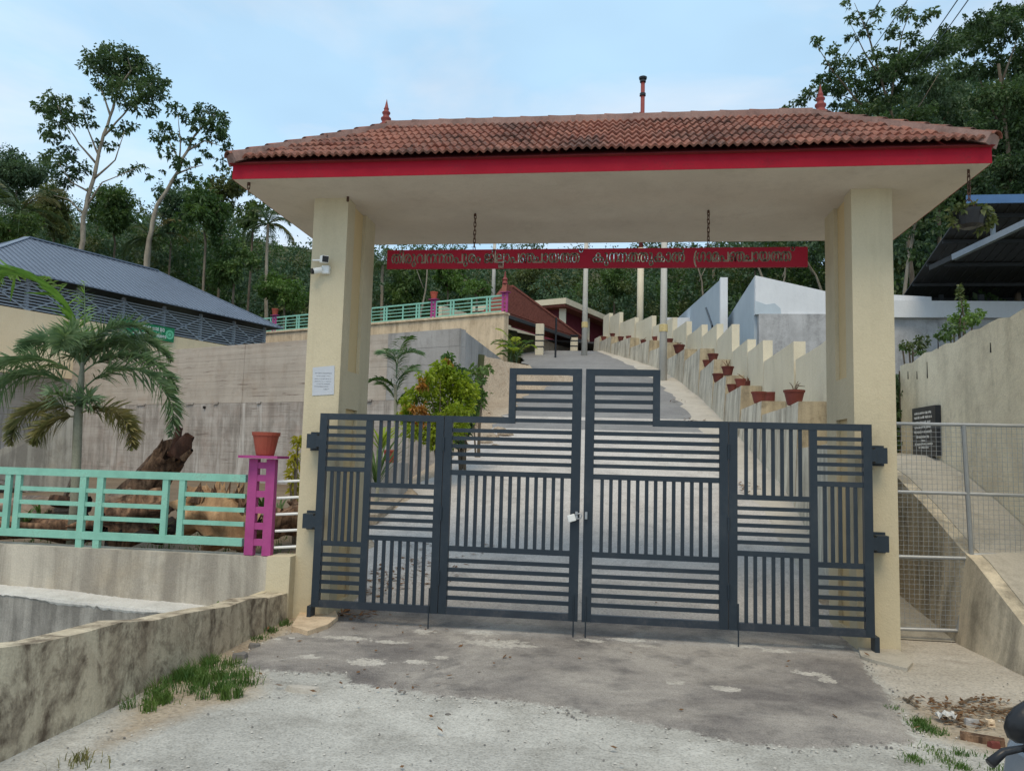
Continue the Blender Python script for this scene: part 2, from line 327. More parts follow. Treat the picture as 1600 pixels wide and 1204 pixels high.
M['redroof'] = paint('old_red_tiles', (.22, .07, .05), .85, .25, (.10, .05, .04), .6, 6)
M['maroon'] = paint('maroon_wall', (.15, .018, .03), .7, .15, (.08, .02, .02), .3, 2)
M['chimney_red'] = paint('chimney_red', (.22, .04, .035), .6, .2, (.1, .04, .03), .5, 2)
M['signgreen'] = paint('green_board', (.01, .20, .085), .4, .08, (.01, .1, .05), .3, 3)
M['signmint'] = paint('mint_emblem', (.15, .55, .33), .5, .08, (.1, .3, .2), .2, 8)
M['granite'] = paint('black_granite', (.022, .027, .038), .3, .15, (.06, .06, .06), .2, 8)
M['paper'] = paint('paper', (.50, .53, .58), .8, .04, (.5, .5, .5), .15, 14)
M['ink'] = paint('faded_ink', (.34, .36, .40), .8, .1, (.4, .4, .42), .2, 20)
M['bark'] = plaster('bark', (.20, .155, .11), (.27, .22, .165), (.07, .055, .04), .6, .5, .95, streak_scale=9, lo=.3, hi=.55)
M['palebark'] = plaster('pale_bark', (.36, .31, .24), (.44, .39, .31), (.13, .11, .085), .5, .4, .95, streak_scale=6, lo=.35, hi=.6)
M['palmbark'] = plaster('palm_trunk', (.30, .29, .22), (.36, .35, .27), (.15, .15, .1), .3, .3, .9)
M['log'] = plaster('dead_wood', (.19, .10, .06), (.38, .24, .15), (.035, .02, .014), .8, .8, .95, streak_scale=14, lo=.36, hi=.58, bscale=5, bfreq=6)
M['logpale'] = plaster('bleached_wood', (.46, .36, .28), (.36, .25, .18), (.1, .07, .05), .6, .6, .95, streak_scale=8, lo=.33, hi=.6, bscale=3)
M['split'] = plaster('split_wood', (.62, .42, .24), (.42, .25, .13), (.13, .07, .04), .6, .3, .95, streak_scale=10, lo=.33, hi=.6, bscale=4)
M['hollow_black'] = paint('hollow_shade_black', (.014, .012, .011), .95, .3, (.04, .03, .02), .4, 8)  # near black, paints the shade inside holes, hollows and broken ends
# leaves
M['lf_dark'] = leafmat('dark_leaves', (.030, .062, .025), (.085, .145, .055), .28, .5)
M['lf_mid'] = leafmat('mid_leaves', (.045, .095, .028), (.11, .18, .055), .32)
M['lf_light'] = leafmat('light_leaves', (.075, .15, .035), (.14, .23, .055), .35)
M['lf_olive'] = leafmat('olive_leaves', (.060, .090, .030), (.13, .155, .055), .28)
M['lf_blue'] = leafmat('hazy_far_leaves', (.048, .095, .055), (.110, .175, .100), .28, .55)  # haze of distance painted in as a paler, bluer green
M['frond'] = leafmat('palm_fronds', (.085, .155, .075), (.20, .285, .165), .28, .42, 7)
M['frond_old'] = leafmat('old_palm_fronds', (.13, .145, .055), (.25, .22, .10), .25, .55, 5)
M['frond_new'] = leafmat('new_palm_frond', (.12, .24, .05), (.22, .36, .09), .35, .4, 3)
M['coco'] = leafmat('coconut_fronds', (.035, .075, .03), (.095, .13, .045), .25, .4, 1)
M['gold'] = leafmat('golden_leaves', (.21, .30, .022), (.36, .42, .035), .38, .5, 2)
M['orange'] = leafmat('orange_leaves', (.42, .16, .035), (.30, .20, .04), .3, .5, 3)
M['yellowleaf'] = leafmat('yellow_leaves', (.45, .36, .02), (.30, .30, .03), .3, .5, 3)
M['grass'] = leafmat('grass_blades', (.055, .13, .03), (.12, .2, .05), .3, .5, 3)
M['dryleaf'] = leafmat('dry_leaves', (.22, .11, .05), (.14, .075, .04), .15, .8, 4)
# ------------------------------------------------------------------ lie of the land
TH = R(23)
E1 = np.array([math.cos(TH), -math.sin(TH), 0.]); E2 = np.array([math.sin(TH), math.cos(TH), 0.])   # the upper terraces are turned by 23 degrees
C1 = np.array([-1.15, 12.7, 4.84]); C2 = np.array([-2.0, 26.5, 7.95])                                  # corners of the retaining wall and of the platform
far_k = None
_PY = [-200, .5, 3, 6, 13, 20, 26, 33, 37, 45, 60, 400]; _PZ = [0, 0, .45, 1.08, 2.5, 3.95, 5.4, 7.15, 7.5, 7.6, 7.8, 7.8]
def drive(Y): return float(np.interp(Y, _PY, _PZ))
def sst(a, b, x): t = min(1, max(0, (x-a)/(b-a))); return t*t*(3-2*t)
def terr(X, Y):
    if Y < -.05: return -.75 if X < -.08 else 0.
    d = drive(Y); P = np.array([X, Y, 0.])
    s = float((P-C1)@E2); s2 = float((P-C2)@E2); u1 = float((P-C1)@E1); u2 = float((P-C2)@E1)
    if X < 5.2 or Y > 21:
        z = d
        if X < -.2:
            g = min(d, .46+.004*Y)
            z = d+(g-d)*sst(-.4, -1.6, X) if s < 1. else d
        if s > 1. and u1 < -1.6: z = 4.72
        if s2 > 1. and u2 < -1.6: z = 7.86
    elif Y < 6.5: z = -.02+.12*max(0, Y-.4) if X > 5.75 else -.02
    else: z = d + (.4 if X > 6.3 else 0)
    far = max(0, Y-52)*.42 + max(0, -X-30)*.3 + max(0, X-22)*.3*(1 if Y > 12 else 0)
    return z + min(far, 24)
def grid_lines(brk):
    o = []
    for a, b, st in brk: o += list(np.arange(a, b-1e-6, st))
    return o+[brk[-1][1]]
GX = grid_lines([(-400, -60, 34), (-60, -26, 2), (-26, -.4, .4), (-.4, -.13, .27), (-.13, -.03, .1), (-.03, 5.17, .52), (5.17, 5.23, .06), (5.23, 5.7, .235), (5.7, 5.8, .1), (5.8, 12, .5), (12, 60, 2), (60, 400, 34)])
GY = grid_lines([(-300, -20, 28), (-20, -.4, .7), (-.4, -.08, .32), (-.08, -.02, .06), (-.02, .5, .26), (.5, 33, .5), (33, 60, 1), (60, 120, 4), (120, 400, 28)])
V = np.array([(x, y, terr(x, y)) for y in GY for x in GX]); nx = len(GX)
F = [(j*nx+i, j*nx+i+1, (j+1)*nx+i+1, (j+1)*nx+i) for j in range(len(GY)-1) for i in range(nx-1)]
def gm(f):
    x, y = V[list(f)].mean(0)[:2]
    if y < .4: return 0
    if x < -1 and (np.array([x, y, 0])-C1)@E2 < .5: return 1
    if y < 40 and -1.2 < x < 6.5: return 2
    return 3
o = link('ground', npmesh('ground', V, F, [M['road'], M['soil'], M['dirt'], M['hill']], mi=[gm(f) for f in F])); tag(o, 'dusty pale grey road and sloping ground', None, None, 'structure')

# driveway surface: planar strips that follow the slope, edges wandering a little
def xl(Y): return float(np.interp(Y, [.3, 4, 8, 14, 20, 26, 30, 34, 40], [-.1, -.3, -.15, .1, .1, -.9, -1.6, -2.6, -3.5]))
def xg(Y): return float(np.interp(Y, [.3, 3, 6, 13, 18, 22, 26, 30, 34, 40], [4.9, 5.0, 5.02, 4.95, 4.85, 4.5, 3.9, 2.9, 1.7, 1.4]))   # asphalt / gutter border
PATH = [(5.05, 1.15), (5.42, 4), (5.6, 6), (5.66, 12), (5.6, 18), (5.35, 22), (4.75, 26), (3.7, 29.3), (2.6, 32), (1.75, 34.6)]               # foot of the planter wall
def xw(Y): return float(np.interp(Y, [p[1] for p in PATH], [p[0] for p in PATH]))
mb = MB(); mg = MB()
ys = [y for y in GY if .5 <= y <= 36.01]
for a, b in zip(ys[:-1], ys[1:]):
    rows = []
    for y in (a, b):
        w = .06*math.sin(y*3.1)+.05*math.sin(y*7.7+1)
        rows.append([(xl(y)+w*2, y, drive(y)+.012), (2.4, y, drive(y)+.012), (xg(y)+w, y, drive(y)+.012)])
    k = 1 if a > 12.5+1.2*math.sin(a) else 0
    for i in range(2): mb.add([rows[0][i], rows[0][i+1], rows[1][i+1], rows[1][i]], [(0, 1, 2, 3)], k)
    if a > 1.2: mg.add([(xg(a)-.15, a, drive(a)+.006), (xw(a)+.1, a, drive(a)+.03), (xw(b)+.1, b, drive(b)+.03), (xg(b)-.15, b, drive(b)+.006)], [(0, 1, 2, 3)])
mb.build('driveway', [M['drive'], M['drive_dark']], loc=(2.4, .5, 0), label='worn asphalt driveway climbing the hill behind the gate', kind='structure')
mg.build('gutter', M['gutter'], loc=(5, 1, 0), label='concrete gutter strip along the foot of the stepped planter', kind='structure')

# asphalt apron in front of the gate: ragged outline traced on the ground
ap = [(383, 1022), (420, 1000), (470, 985), (540, 962), (700, 968), (900, 985), (1130, 1000), (1300, 1003), (1335, 1012), (1350, 1040), (1362, 1062), (1385, 1082), (1400, 1110), (1424, 1150), (1436, 1166), (1400, 1163),
      (1330, 1166), (1250, 1172), (1150, 1160), (1050, 1140), (980, 1128), (880, 1108), (790, 1094), (700, 1090), (610, 1078), (552, 1068), (540, 1052), (470, 1052), (400, 1048), (372, 1040)]
pts = [atZ(x, y, 0)[:2] for x, y in ap]
# round and roughen the outline
ring = []
for i, p in enumerate(pts):
    q = pts[(i+1) % len(pts)]; n = max(2, int(np.linalg.norm(q-p)/.05))
    for k in range(n):
        t = k/n; c = p*(1-t)+q*t
        if c[1] < -.25: c = c+npr.normal(0, .012, 2)+np.array([.03*math.sin(c[0]*9), .03*math.sin(c[0]*6+c[1]*11)])
        ring.append(c)
import bmesh
def sdf(poly, P):
    """signed distance to a closed outline, positive inside"""
    poly = np.asarray(poly); d2 = np.full(len(P), 1e9); ins = np.zeros(len(P), bool)
    for a, b in zip(poly, np.roll(poly, -1, 0)):
        e = b-a; w_ = P-a; t = np.clip((w_@e)/max(e@e, 1e-9), 0, 1); d2 = np.minimum(d2, ((w_-t[:, None]*e)**2).sum(1))
        c = ((a[1] <= P[:, 1]) != (b[1] <= P[:, 1])); xi = a[0]+(P[:, 1]-a[1])*e[0]/(e[1] if abs(e[1]) > 1e-9 else 1e-9); ins ^= c & (P[:, 0] < xi)
    return np.where(ins, 1, -1)*np.sqrt(d2)
PX1 = lambda l: [atZ(x, y, 0)[:2] for x, y in l]
fx, fy = np.linspace(.0, 6.9, 280), np.linspace(-4.2, .56, 195)
FP = np.array([(x, y) for y in fy for x in fx]); fn = len(fx)
attrs = {}
ext_ap = pts[:2]+[np.array((.30, -.45)), np.array((.34, .75)), np.array((4.9, .75)), np.array((4.85, -.2))]+pts[8:]
attrs['apron'] = sdf(ext_ap, FP)
attrs['path'] = sdf(PX1([(1345, 1012), (1400, 985), (1500, 985), (1660, 1080), (1760, 1150), (1600, 1150), (1540, 1120), (1450, 1108), (1410, 1095), (1395, 1080), (1368, 1060)]), FP)
attrs['dirt'] = np.maximum.reduce([sdf(PX1(l), FP) for l in ([(1405, 1092), (1450, 1102), (1540, 1100), (1660, 1110), (1760, 1200), (1590, 1190), (1500, 1165), (1450, 1150), (1430, 1125)], [(150, 1175), (215, 1095), (260, 1040), (330, 1000), (400, 975), (470, 960), (470, 985), (400, 1012), (385, 1035), (410, 1062), (400, 1090), (320, 1108)], [(400, 1000), (455, 985), (545, 975), (520, 1000), (430, 1012)])])
SPL = ((660, 990, .06, .05), (752, 991, .09, .06), (778, 1008, .17, .08), (745, 1006, .06, .05), (820, 1012, .07, .04), (655, 1038, .06, .04), (690, 1031, .04, .03), (920, 1004, .08, .04), (985, 1003, .12, .04), (1010, 1012, .06, .03), (1160, 1012, .09, .05), (1215, 1020, .08, .04), (545, 1000, .16, .04), (610, 1006, .10, .04), (1300, 1012, .07, .04), (1265, 1056, .07, .05), (1290, 1066, .04, .05), (570, 1038, .10, .06), (1130, 1080, .07, .04), (1050, 1070, .05, .03), (480, 1030, .06, .04))
spv = np.full(len(FP), -1.)
for px, py, a, b in SPL:
    c = atZ(px, py, 0); q = (FP-c[:2])/np.array((a, b)); spv = np.maximum(spv, np.maximum(-1, (1-np.sqrt((q**2).sum(1))/1.5))*.09)
attrs['spill'] = spv
zz = .004+.014*np.clip((attrs['apron']+.02)/.06, 0, 1)+.004*np.sin(FP[:, 0]*1.7+FP[:, 1]*1.1)*0
FQ = [(j*fn+i, j*fn+i+1, (j+1)*fn+i+1, (j+1)*fn+i) for j in range(len(fy)-1) for i in range(fn-1)]
keep = [f for f in FQ if not (FP[f[0]][0] > 5.86 and FP[f[0]][1] > -1.2 and False)]
me = npmesh('forecourt', np.column_stack([FP, zz]), np.array(keep), M['forecourt'], smooth=True)
for k_, v_ in attrs.items():
    a_ = me.attributes.new(k_, 'FLOAT', 'POINT'); a_.data.foreach_set('value', v_.astype(np.float32))
o = link('forecourt', me); tag(o, 'dusty pale forecourt with a dark worn asphalt apron at the gate', None, None, 'structure')
# joining strip between the apron and the driveway, and the dirt margin on the right
MB().add([(5.84, .5, .012), (5.86, 2.4, .27), (5.25, 2.4, .27), (5.22, .5, .012)], [(0, 1, 2, 3)]).build('side_path', M['path'], loc=(5.5, 0, 0), label='concrete side path passing between the right pillar and the ramp wall', kind='structure')

# ------------------------------------------------------------------ gateway
PD, PW, ZS = .833, .336, 3.905
gw = root('gateway', (2.605, .4, 0), 'cream two pillar gateway carrying a red clay tiled hip roof', 'gateway')
for sgn, x0, x1 in ((1, 0, PW), (-1, 5.209-PW, 5.209)):
    mb = MB(); xi = x1 if sgn > 0 else x0       # inner face
    ins = xi-sgn*.035
    def col(y0, y1, z0, z1, inset=False, mi=0):
        if sgn > 0: mb.box(x0, ins if inset else x1, y0, y1, z0, z1, mi)
        else: mb.box(ins if inset else x0, x1, y0, y1, z0, z1, mi)
    col(0, .20, -.3, ZS); col(.53, PD, -.3, ZS)
    col(.2, .53, -.3, .12); col(.2, .53, .12, 1.92, True, 1); col(.2, .53, 1.92, 2.28); col(.2, .53, 2.28, ZS, True, 1)
    mb.build('pillar', [M['cream'], M['cream_slot']], gw, bevel=0)
mb = MB(); mb.box(-.551, 5.767, -.528, 1.59, ZS, 4.02); mb.build('soffit_slab', M['soffit'], gw)
XL, XR, YF, YB = -.551, 5.767, -.528, 1.59
for a in ((XL-.006, XR+.006, YF-.006, YF-.001), (XL-.006, XR+.006, YB+.001, YB+.006), (XL-.006, XL-.001, YF-.001, YB+.001), (XR+.001, XR+.006, YF-.001, YB+.001)):
    MB().box(a[0], a[1], a[2], a[3], ZS+.001, 4.035).build('fascia', M['fascia'], gw)
M['roof_deck'] = paint('shaded_red_deck', (.20, .02, .022), .9, .2, (.08, .02, .02), .5, 6)  # red darkened to paint the shade between tiles and fascia
# roof planes
EZ, RZ, OX, OY = 4.055, 4.805, .575, .58
ex0, ex1, ey0, ey1 = -OX, 5.209+OX, -OY, 1.06+OY+.0
ry = (ey0+ey1)/2; hw = ry-ey0; rx0, rx1 = ex0+hw, ex1-hw
A, B, Cc, D = (ex0, ey0, EZ-.02), (ex1, ey0, EZ-.02), (ex1, ey1, EZ-.02), (ex0, ey1, EZ-.02); P, Q = (rx0, ry, RZ-.04), (rx1, ry, RZ-.04)
MB().add([A, B, Cc, D, P, Q], [(0, 1, 5, 4), (1, 2, 5), (2, 3, 4, 5), (3, 0, 4), (3, 2, 1, 0)]).build('roof_deck', M['roof_deck'], gw)
def tilemat():
    m, t, b = newmat('clay_tile'); oi = N(t, 'ShaderNodeObjectInfo')
    n1 = pos_noise(t, 2.1, 5, .65); n2 = pos_noise(t, 26, 5, .7); n3 = pos_noise(t, 9, 5, .65)
    c = mixc(t, oi.outputs['Random'], (.20, .068, .046), (.33, .135, .092))
    c = mixc(t, ramp(t, n3, .42, .66, 0, .4), c, (.36, .21, .16))
    c = mixc(t, ramp(t, math2(t, 'ADD', math2(t, 'MULTIPLY', n1, .6), math2(t, 'MULTIPLY', n2, .4)), .46, .58, 0, .85), c, (.085, .055, .046))
    c = mixc(t, ramp(t, n2, .58, .7, 0, .6), c, (.05, .04, .035))
    t.links.new(c, b.inputs['Base Color']); b.inputs['Roughness'].default_value = .85; b.inputs['Specular IOR Level'].default_value = .25
    bump(t, b, n2, .006, .5); return m
M['tile'] = tilemat()
TW, TE = .1395, .206       # tile width and exposure
def tile_mesh(nw=2, full=True):
    nu = 7*nw; L = TE+.055; v = []; f = []
    for k, (s, dz) in enumerate(((0, 0), (L, 0), (0, -.02), (L, -.013))):
        for i in range(nu+1):
            u = i/nu*TW; h = .024*(1-math.cos(2*math.pi*nw*i/nu))/2
            if k < 2: z = h+.026*(1-s/L)
            else: z = h+.026*(1-s/L)-.022
            v.append((u, s, z))
    n = nu+1
    for i in range(nu):
        f += [(i, i+1, n+i+1, n+i), (2*n+i+1, 2*n+i, 3*n+i, 3*n+i+1), (2*n+i, 2*n+i+1, i+1, i)]
    f += [(0, n, 3*n, 2*n), (nu, 2*n+nu, 3*n+nu, n+nu)]
    me = bpy.data.meshes.new('roof_tile'); me.from_pydata(v, [], f); me.materials.append(M['tile']); me.update(); return me
TM = tile_mesh()
slope_len = math.hypot(hw, RZ-EZ); sang = math.atan2(RZ-EZ, hw)
rows = int(round(slope_len/TE)); TEa = slope_len/rows
def lay(side):
    """tile positions on one face: origin corner, along-eave axis, up-slope axis"""
    if side == 'front': o_, ax, up, W = np.array((ex0, ey0-.015, EZ)), np.array((1., 0, 0)), np.array((0, math.cos(sang), math.sin(sang))), ex1-ex0
    if side == 'back': o_, ax, up, W = np.array((ex1, ey1+.015, EZ)), np.array((-1., 0, 0)), np.array((0, -math.cos(sang), math.sin(sang))), ex1-ex0
    if side == 'left': o_, ax, up, W = np.array((ex0-.015, ey1, EZ)), np.array((0, -1., 0)), np.array((math.cos(sang), 0, math.sin(sang))), ey1-ey0
    if side == 'right': o_, ax, up, W = np.array((ex1+.015, ey0, EZ)), np.array((0, 1., 0)), np.array((-math.cos(sang), 0, math.sin(sang))), ey1-ey0
    res = []
    for r in range(rows):
        ins = r*TEa*math.cos(sang)
        ins = ins+TEa*math.cos(sang)*.62; k0 = math.ceil((ins-.03)/TW); k1 = math.floor((W-ins+.03)/TW)
        for k in range(k0, k1): res.append((o_+ax*k*TW+up*r*TEa, ax, up, r, k))
    return res
for (p, ax, up, r, k) in lay('front'):
    o = link('roof_tile', TM, gw); nrm = np.cross(ax, up); j = npr.normal(0, .004, 3)
    p = p+nrm*(.006+abs(j[0]))+up*j[1]+ax*j[2]*.4-WL[gw.name]
    ax2 = unit(ax+up*npr.normal(0, .006)); up2 = unit(np.cross(nrm, ax2))
    o.matrix_local = Matrix(((ax2[0], up2[0], nrm[0], p[0]), (ax2[1], up2[1], nrm[1], p[1]), (ax2[2], up2[2], nrm[2], p[2]), (0, 0, 0, 1)))
# the three faces turned away: the same tiles joined into one part
tv = np.array([v.co[:] for v in TM.vertices]); tf = [tuple(p_.vertices) for p_ in TM.polygons]
mb = MB()
for sd in ('back', 'left', 'right'):
    for (p, ax, up, r, k) in lay(sd):
        nrm = np.cross(ax, up); q = p+nrm*.006+tv[:, :1]*ax+tv[:, 1:2]*up+tv[:, 2:]*nrm; mb.add(q, tf)
mb.build('tile_courses', M['tile'], gw, kind='stuff')
# hip and ridge tiles on a bed of mortar
M['mortar'] = plaster('weathered_mortar', (.25, .15, .13), (.33, .22, .19), (.09, .06, .055), .5, .5, .92, streak_scale=8)
def ridge_line(p, q, n, w):
    p, q = np.array(p, float), np.array(q, float); d = unit(q-p); sd = unit(np.cross(d, (0, 0, 1))); u = np.cross(sd, d); L = np.linalg.norm(q-p)
    mb = MB(); prof = [(-1.25, -.085), (-1.02, .004), (1.02, .004), (1.25, -.085)]
    mb.prism([p+sd*a*w+u*b for a, b in prof], q-p); mb.build('mortar_bed', M['mortar'], gw)
    for i in range(n):
        s0 = p+d*(L*i/n-.02); s1 = p+d*(L*(i+1)/n+.02); vs_ = []; m_ = 8
        for (c, rr, lift) in ((s0, w*1.0, .006), (s1, w*.86, -.008), (s0, w*.84, .006), (s1, w*.72, -.008)):
            for k in range(m_+1):
                t = math.pi*k/m_; vs_.append(c+sd*rr*math.cos(t)+u*(rr*.5*math.sin(t)+lift-.012))
        n1 = m_+1; fs_ = []
        for k in range(m_): fs_ += [(k, k+1, n1+k+1, n1+k), (2*n1+k+1, 2*n1+k, 3*n1+k, 3*n1+k+1), (k+1, k, 2*n1+k, 2*n1+k+1), (n1+k, n1+k+1, 3*n1+k+1, 3*n1+k)]
        MB().add(vs_, fs_).build('ridge_tile', M['tile'], gw, smooth=False)
rz = RZ+.05
ridge_line((rx0, ry, rz), (rx1, ry, rz), 15, .085)
for (cx_, cy_, px_) in ((ex0, ey0, rx0), (ex1, ey0, rx1), (ex0, ey1, rx0), (ex1, ey1, rx1)):
    ridge_line((cx_, cy_, EZ+.058), (px_, ry, rz), 9, .08)
for x in (.497, 4.766):
    mb = MB(); mb.lathe([(.066, -.05), (.066, .0), (.047, .015), (.038, .035), (.052, .055), (.052, .07), (.034, .085), (.03, .105), (.042, .122), (.041, .134), (.026, .146), (.023, .16), (.028, .17), (.02, .184), (.010, .23), (.004, .26), (.001, .275)], (x, ry, rz+.0), 16)
    mb.build('finial', M['fascia'] if False else M['finial'] if 'finial' in M else M['chimney_red'], gw, smooth=True)
# concrete collars at the feet
bmf = MB(); pr_ = [atZ(x, y, 0) for x, y in ((1340, 1012), (1392, 1008), (1426, 1040), (1418, 1050), (1370, 1038), (1345, 1030))]
bmf.prism([(p_[0], p_[1], -.02) for p_ in pr_], (0, 0, .05)); bmf.build('footing_slab', M['path'], loc=(pr_[0][0], pr_[0][1], 0), label='broken pale concrete slab at the foot of the right pillar', cat='slab')
pr_ = [atZ(x, y, .0) for x, y in ((455, 988), (470, 962), (522, 960), (528, 972), (512, 985), (480, 996))]
bmf = MB(); bmf.prism([(p_[0], p_[1], -.02) for p_ in pr_], (0, 0, .075)); bmf.build('stone_slab', M['tan'], loc=(pr_[0][0], pr_[0][1], 0), label='flat tan stone slab at the foot of the left pillar', cat='stone')

# ------------------------------------------------------------------ the folding gate: two leaves, each of two hinged panels
GY0 = -.15
def gate(name, mir, label):
    X = (lambda x: x) if not mir else (lambda x: 5.192-x)
    rt = root(name, (X(.3), GY0, .15), label, 'gate')
    def bar(nm, xa, xb, za, zb, t=.036, m='gate'):
        xa, xb = sorted((X(xa), X(xb))); mb = MB(); mb.box(xa, xb, GY0-t/2, GY0+t/2, za, zb); return mb.build(nm, M[m], rt)
    ZB, ZT, ZC = .145, 1.852, 2.282
    FT = .05
    # hinged side panel
    bar('stile', .236, .305, ZB, ZT, FT); bar('stile', 1.305, 1.374, ZB, ZT, FT)
    bar('rail', .305, 1.305, ZT-.055, ZT, FT-.006); bar('rail', .305, 1.305, ZB, ZB+.06, FT-.006, 'gate_dusty')
    bar('stile', .665, .725, ZB+.06, ZT-.055, FT-.012)
    for z in (1.335, .68): bar('rail', .305, .665, z, z+.042, FT-.014)
    for z0, z1, n in ((1.377, ZT-.055, 5), (ZB+.06, .68, 5)):
        for i in range(n):
            zc = z0+(z1-z0)*(i+1)/(n+1); bar('slat', .305, .665, zc-.016, zc+.016, .024)
    for i in range(5): xc = .305+.36*(i+1)/6; bar('bar', xc-.014, xc+.014, .722, 1.335, .024)
    for z in (1.205, .745): bar('rail', .725, 1.305, z, z+.042, FT-.014)
    for i in range(7):
        xc = .725+.58*(i+1)/8
        bar('bar', xc-.014, xc+.014, 1.247, ZT-.055, .024); bar('bar', xc-.014, xc+.014, ZB+.06, .745, .024)
    for i in range(5): zc = .787+.418*(i+1)/6; bar('slat', .725, 1.305, zc-.016, zc+.016, .024)
    # centre panel with its raised top
    XS = 1.945
    bar('stile', 1.381, 1.45, ZB, ZT, FT); bar('stile', 2.50, 2.579, ZB, ZC, FT); bar('stile', XS, XS+.06, ZT, ZC, FT-.004)
    bar('rail', 1.45, 2.50, ZB, ZB+.06, FT-.006, 'gate_dusty'); bar('rail', 1.45, XS+.06, ZT-.055, ZT-.0, FT-.006); bar('slat', XS+.06, 2.50, ZT-.043, ZT-.009, .024); bar('rail', XS+.06, 2.50, ZC-.055, ZC, FT-.008)
    for z in (1.335, .68): bar('rail', 1.45, 2.50, z, z+.045, FT-.014)
    for i in range(4): zc = ZT+(ZC-.055-ZT)*(i+1)/5; bar('slat', XS+.06, 2.50, zc-.017, zc+.017, .024)
    for z0, z1 in ((1.38, ZT-.055), (ZB+.06, .68)):
        for i in range(5): zc = z0+(z1-z0)*(i+1)/6; bar('slat', 1.45, 2.50, zc-.017, zc+.017, .024)
    for i in range(13): xc = 1.45+1.05*(i+1)/14; bar('bar', xc-.015, xc+.015, .725, 1.335, .024)
    # hinge boxes bolted to the pillar, knuckles between the panels, drop bolts, pivot
    for z in (1.60, .885):
        mb = MB(); xa, xb = sorted((X(.105), X(.20))); mb.box(xa, xb, GY0+.01, .0, z-.065, z+.065)
        xa, xb = sorted((X(.20), X(.237))); mb.box(xa, xb, GY0-.012, GY0+.03, z-.05, z+.05)
        xa, xb = sorted((X(.09), X(.215))); mb.box(xa, xb, -.012, -.001, z-.085, z+.085); mb.build('hinge', M['gate'], rt)
    for z in (.45, 1.0, 1.6):
        mb = MB(); mb.tube([(X(1.3775), GY0-.03, z-.06), (X(1.3775), GY0-.03, z+.06)], .011, 8); mb.build('hinge_knuckle', M['gate'], rt)
    for x in (1.30, 2.545):
        mb = MB(); mb.tube([(X(x), GY0-.032, .01), (X(x), GY0-.032, .36)], .006, 8); mb.build('drop_bolt', M['gate'], rt)
    mb = MB(); xa, xb = sorted((X(.20), X(.235))); mb.box(xa, xb, GY0-.02, -.06, .01, .15); mb.build('pivot_foot', M['gate'], rt)
    mb = MB(); mb.box(*sorted((X(2.545), X(2.565))), GY0-.06, GY0-.025, 1.0, 1.06); mb.build('hasp', M['steel'], rt)
    return rt
gate('gate_leaf', False, 'dark grey slatted gate leaf hinged to the left pillar')
gate('gate_leaf', True, 'dark grey slatted gate leaf hinged to the right pillar')
pk = root('padlock', (2.56, GY0-.06, .99), 'small silver padlock closing the two gate leaves', 'padlock')
c = np.array([2.515, GY0-.062, 1.005]); d = unit((.9, 0, .28)); u = np.cross((0, -1, 0), d)
MB().obox(c, d*.033, (0, .013, 0), u*.03).build('lock_body', M['white'], pk, bevel=.006)
MB().tube([c+d*.03+u*.02*s if k in (0, 4) else c+d*a+u*.02*s for k, (a, s) in enumerate(((.03, 1), (.075, 1), (.09, 0), (.075, -1), (.03, -1)))], .0055, 8).build('shackle', M['steel'], pk, smooth=True)

# ------------------------------------------------------------------ hanging sign with letters cut through the sheet
def glyph_polys(s):
    c = bpy.data.curves.new('t', 'FONT'); c.body = s; c.resolution_u = 4
    o = bpy.data.objects.new('t', c); COL.objects.link(o); dg = bpy.context.evaluated_depsgraph_get()
    polys = []
    try:
        cu = o.evaluated_get(dg).to_curve(dg)
        for sp in cu.splines:
            if sp.type == 'BEZIER':
                b = sp.bezier_points; n = len(b); q = []
                for i in range(n):
                    a, e = b[i], b[(i+1) % n]
                    for t in np.linspace(0, 1, 5)[:-1]:
                        p = (1-t)**3*np.array(a.co)+3*(1-t)**2*t*np.array(a.handle_right)+3*(1-t)*t*t*np.array(e.handle_left)+t**3*np.array(e.co); q.append(p[:2])
            else: q = [p.co[:2] for p in sp.points]
            if len(q) > 2: polys.append(np.array(q, float))
    except Exception as ex: print('glyph', s, ex)
    bpy.data.objects.remove(o); bpy.data.curves.remove(c)
    return polys
def winding(polys, PX, PY):
    w = np.zeros(PX.shape)
    for q in polys:
        x0, y0 = q.min(0); x1, y1 = q.max(0); s = (PY >= y0) & (PY <= y1) & (PX <= x1)
        if not s.any(): continue
        px, py = PX[s], PY[s]; acc = np.zeros(px.shape)
        for a, b in zip(q, np.roll(q, -1, 0)):
            if a[1] == b[1]: continue
            up = (a[1] <= py) & (py < b[1]); dn = (b[1] <= py) & (py < a[1]); e = up | dn
            xi = a[0]+(py-a[1])*(b[0]-a[0])/(b[1]-a[1]); acc += np.where(e & (xi > px), np.where(up, 1, -1), 0)
        w[s] += acc
    return w != 0
# words as (glyph, advance trim): conjuncts are set close so that they join as they do in the script
W1 = [('ത', 0), ('ി', .0), ('ര', 0), ('ു', .0), ('വ', 0), ('ന', 0), ('ന', -.1), ('ത', -.14), ('പ', 0), ('ു', 0), ('ര', 0), ('ം', 0)]
W2 = [('ജ', 0), ('ി', 0), ('ല', 0), ('@', 0), ('ാ', 0), ('പ', 0), ('ഞ', 0), ('ച', -.2), ('ാ', 0), ('യ', 0), ('ത', 0), ('ത', -.16), ('്', 0)]
W3 = [('ക', 0), ('ു', 0), ('ന', 0), ('ന', -.12), ('ത', 0), ('ത', -.16), ('ു', 0), ('ക', 0), ('ാ', 0), ('ൽ', 0)]
W4 = [('(', 0), ('ഗ', -.05), ('ാ', 0), ('മ', 0), ('പ', 0), ('ഞ', 0), ('ച', -.2), ('ാ', 0), ('യ', 0), ('ത', 0), ('ത', -.16), ('്', 0)]
LEAD = {'ി': .14, 'ു': .02, '്': -.16, 'ാ': .0, 'ം': .0}
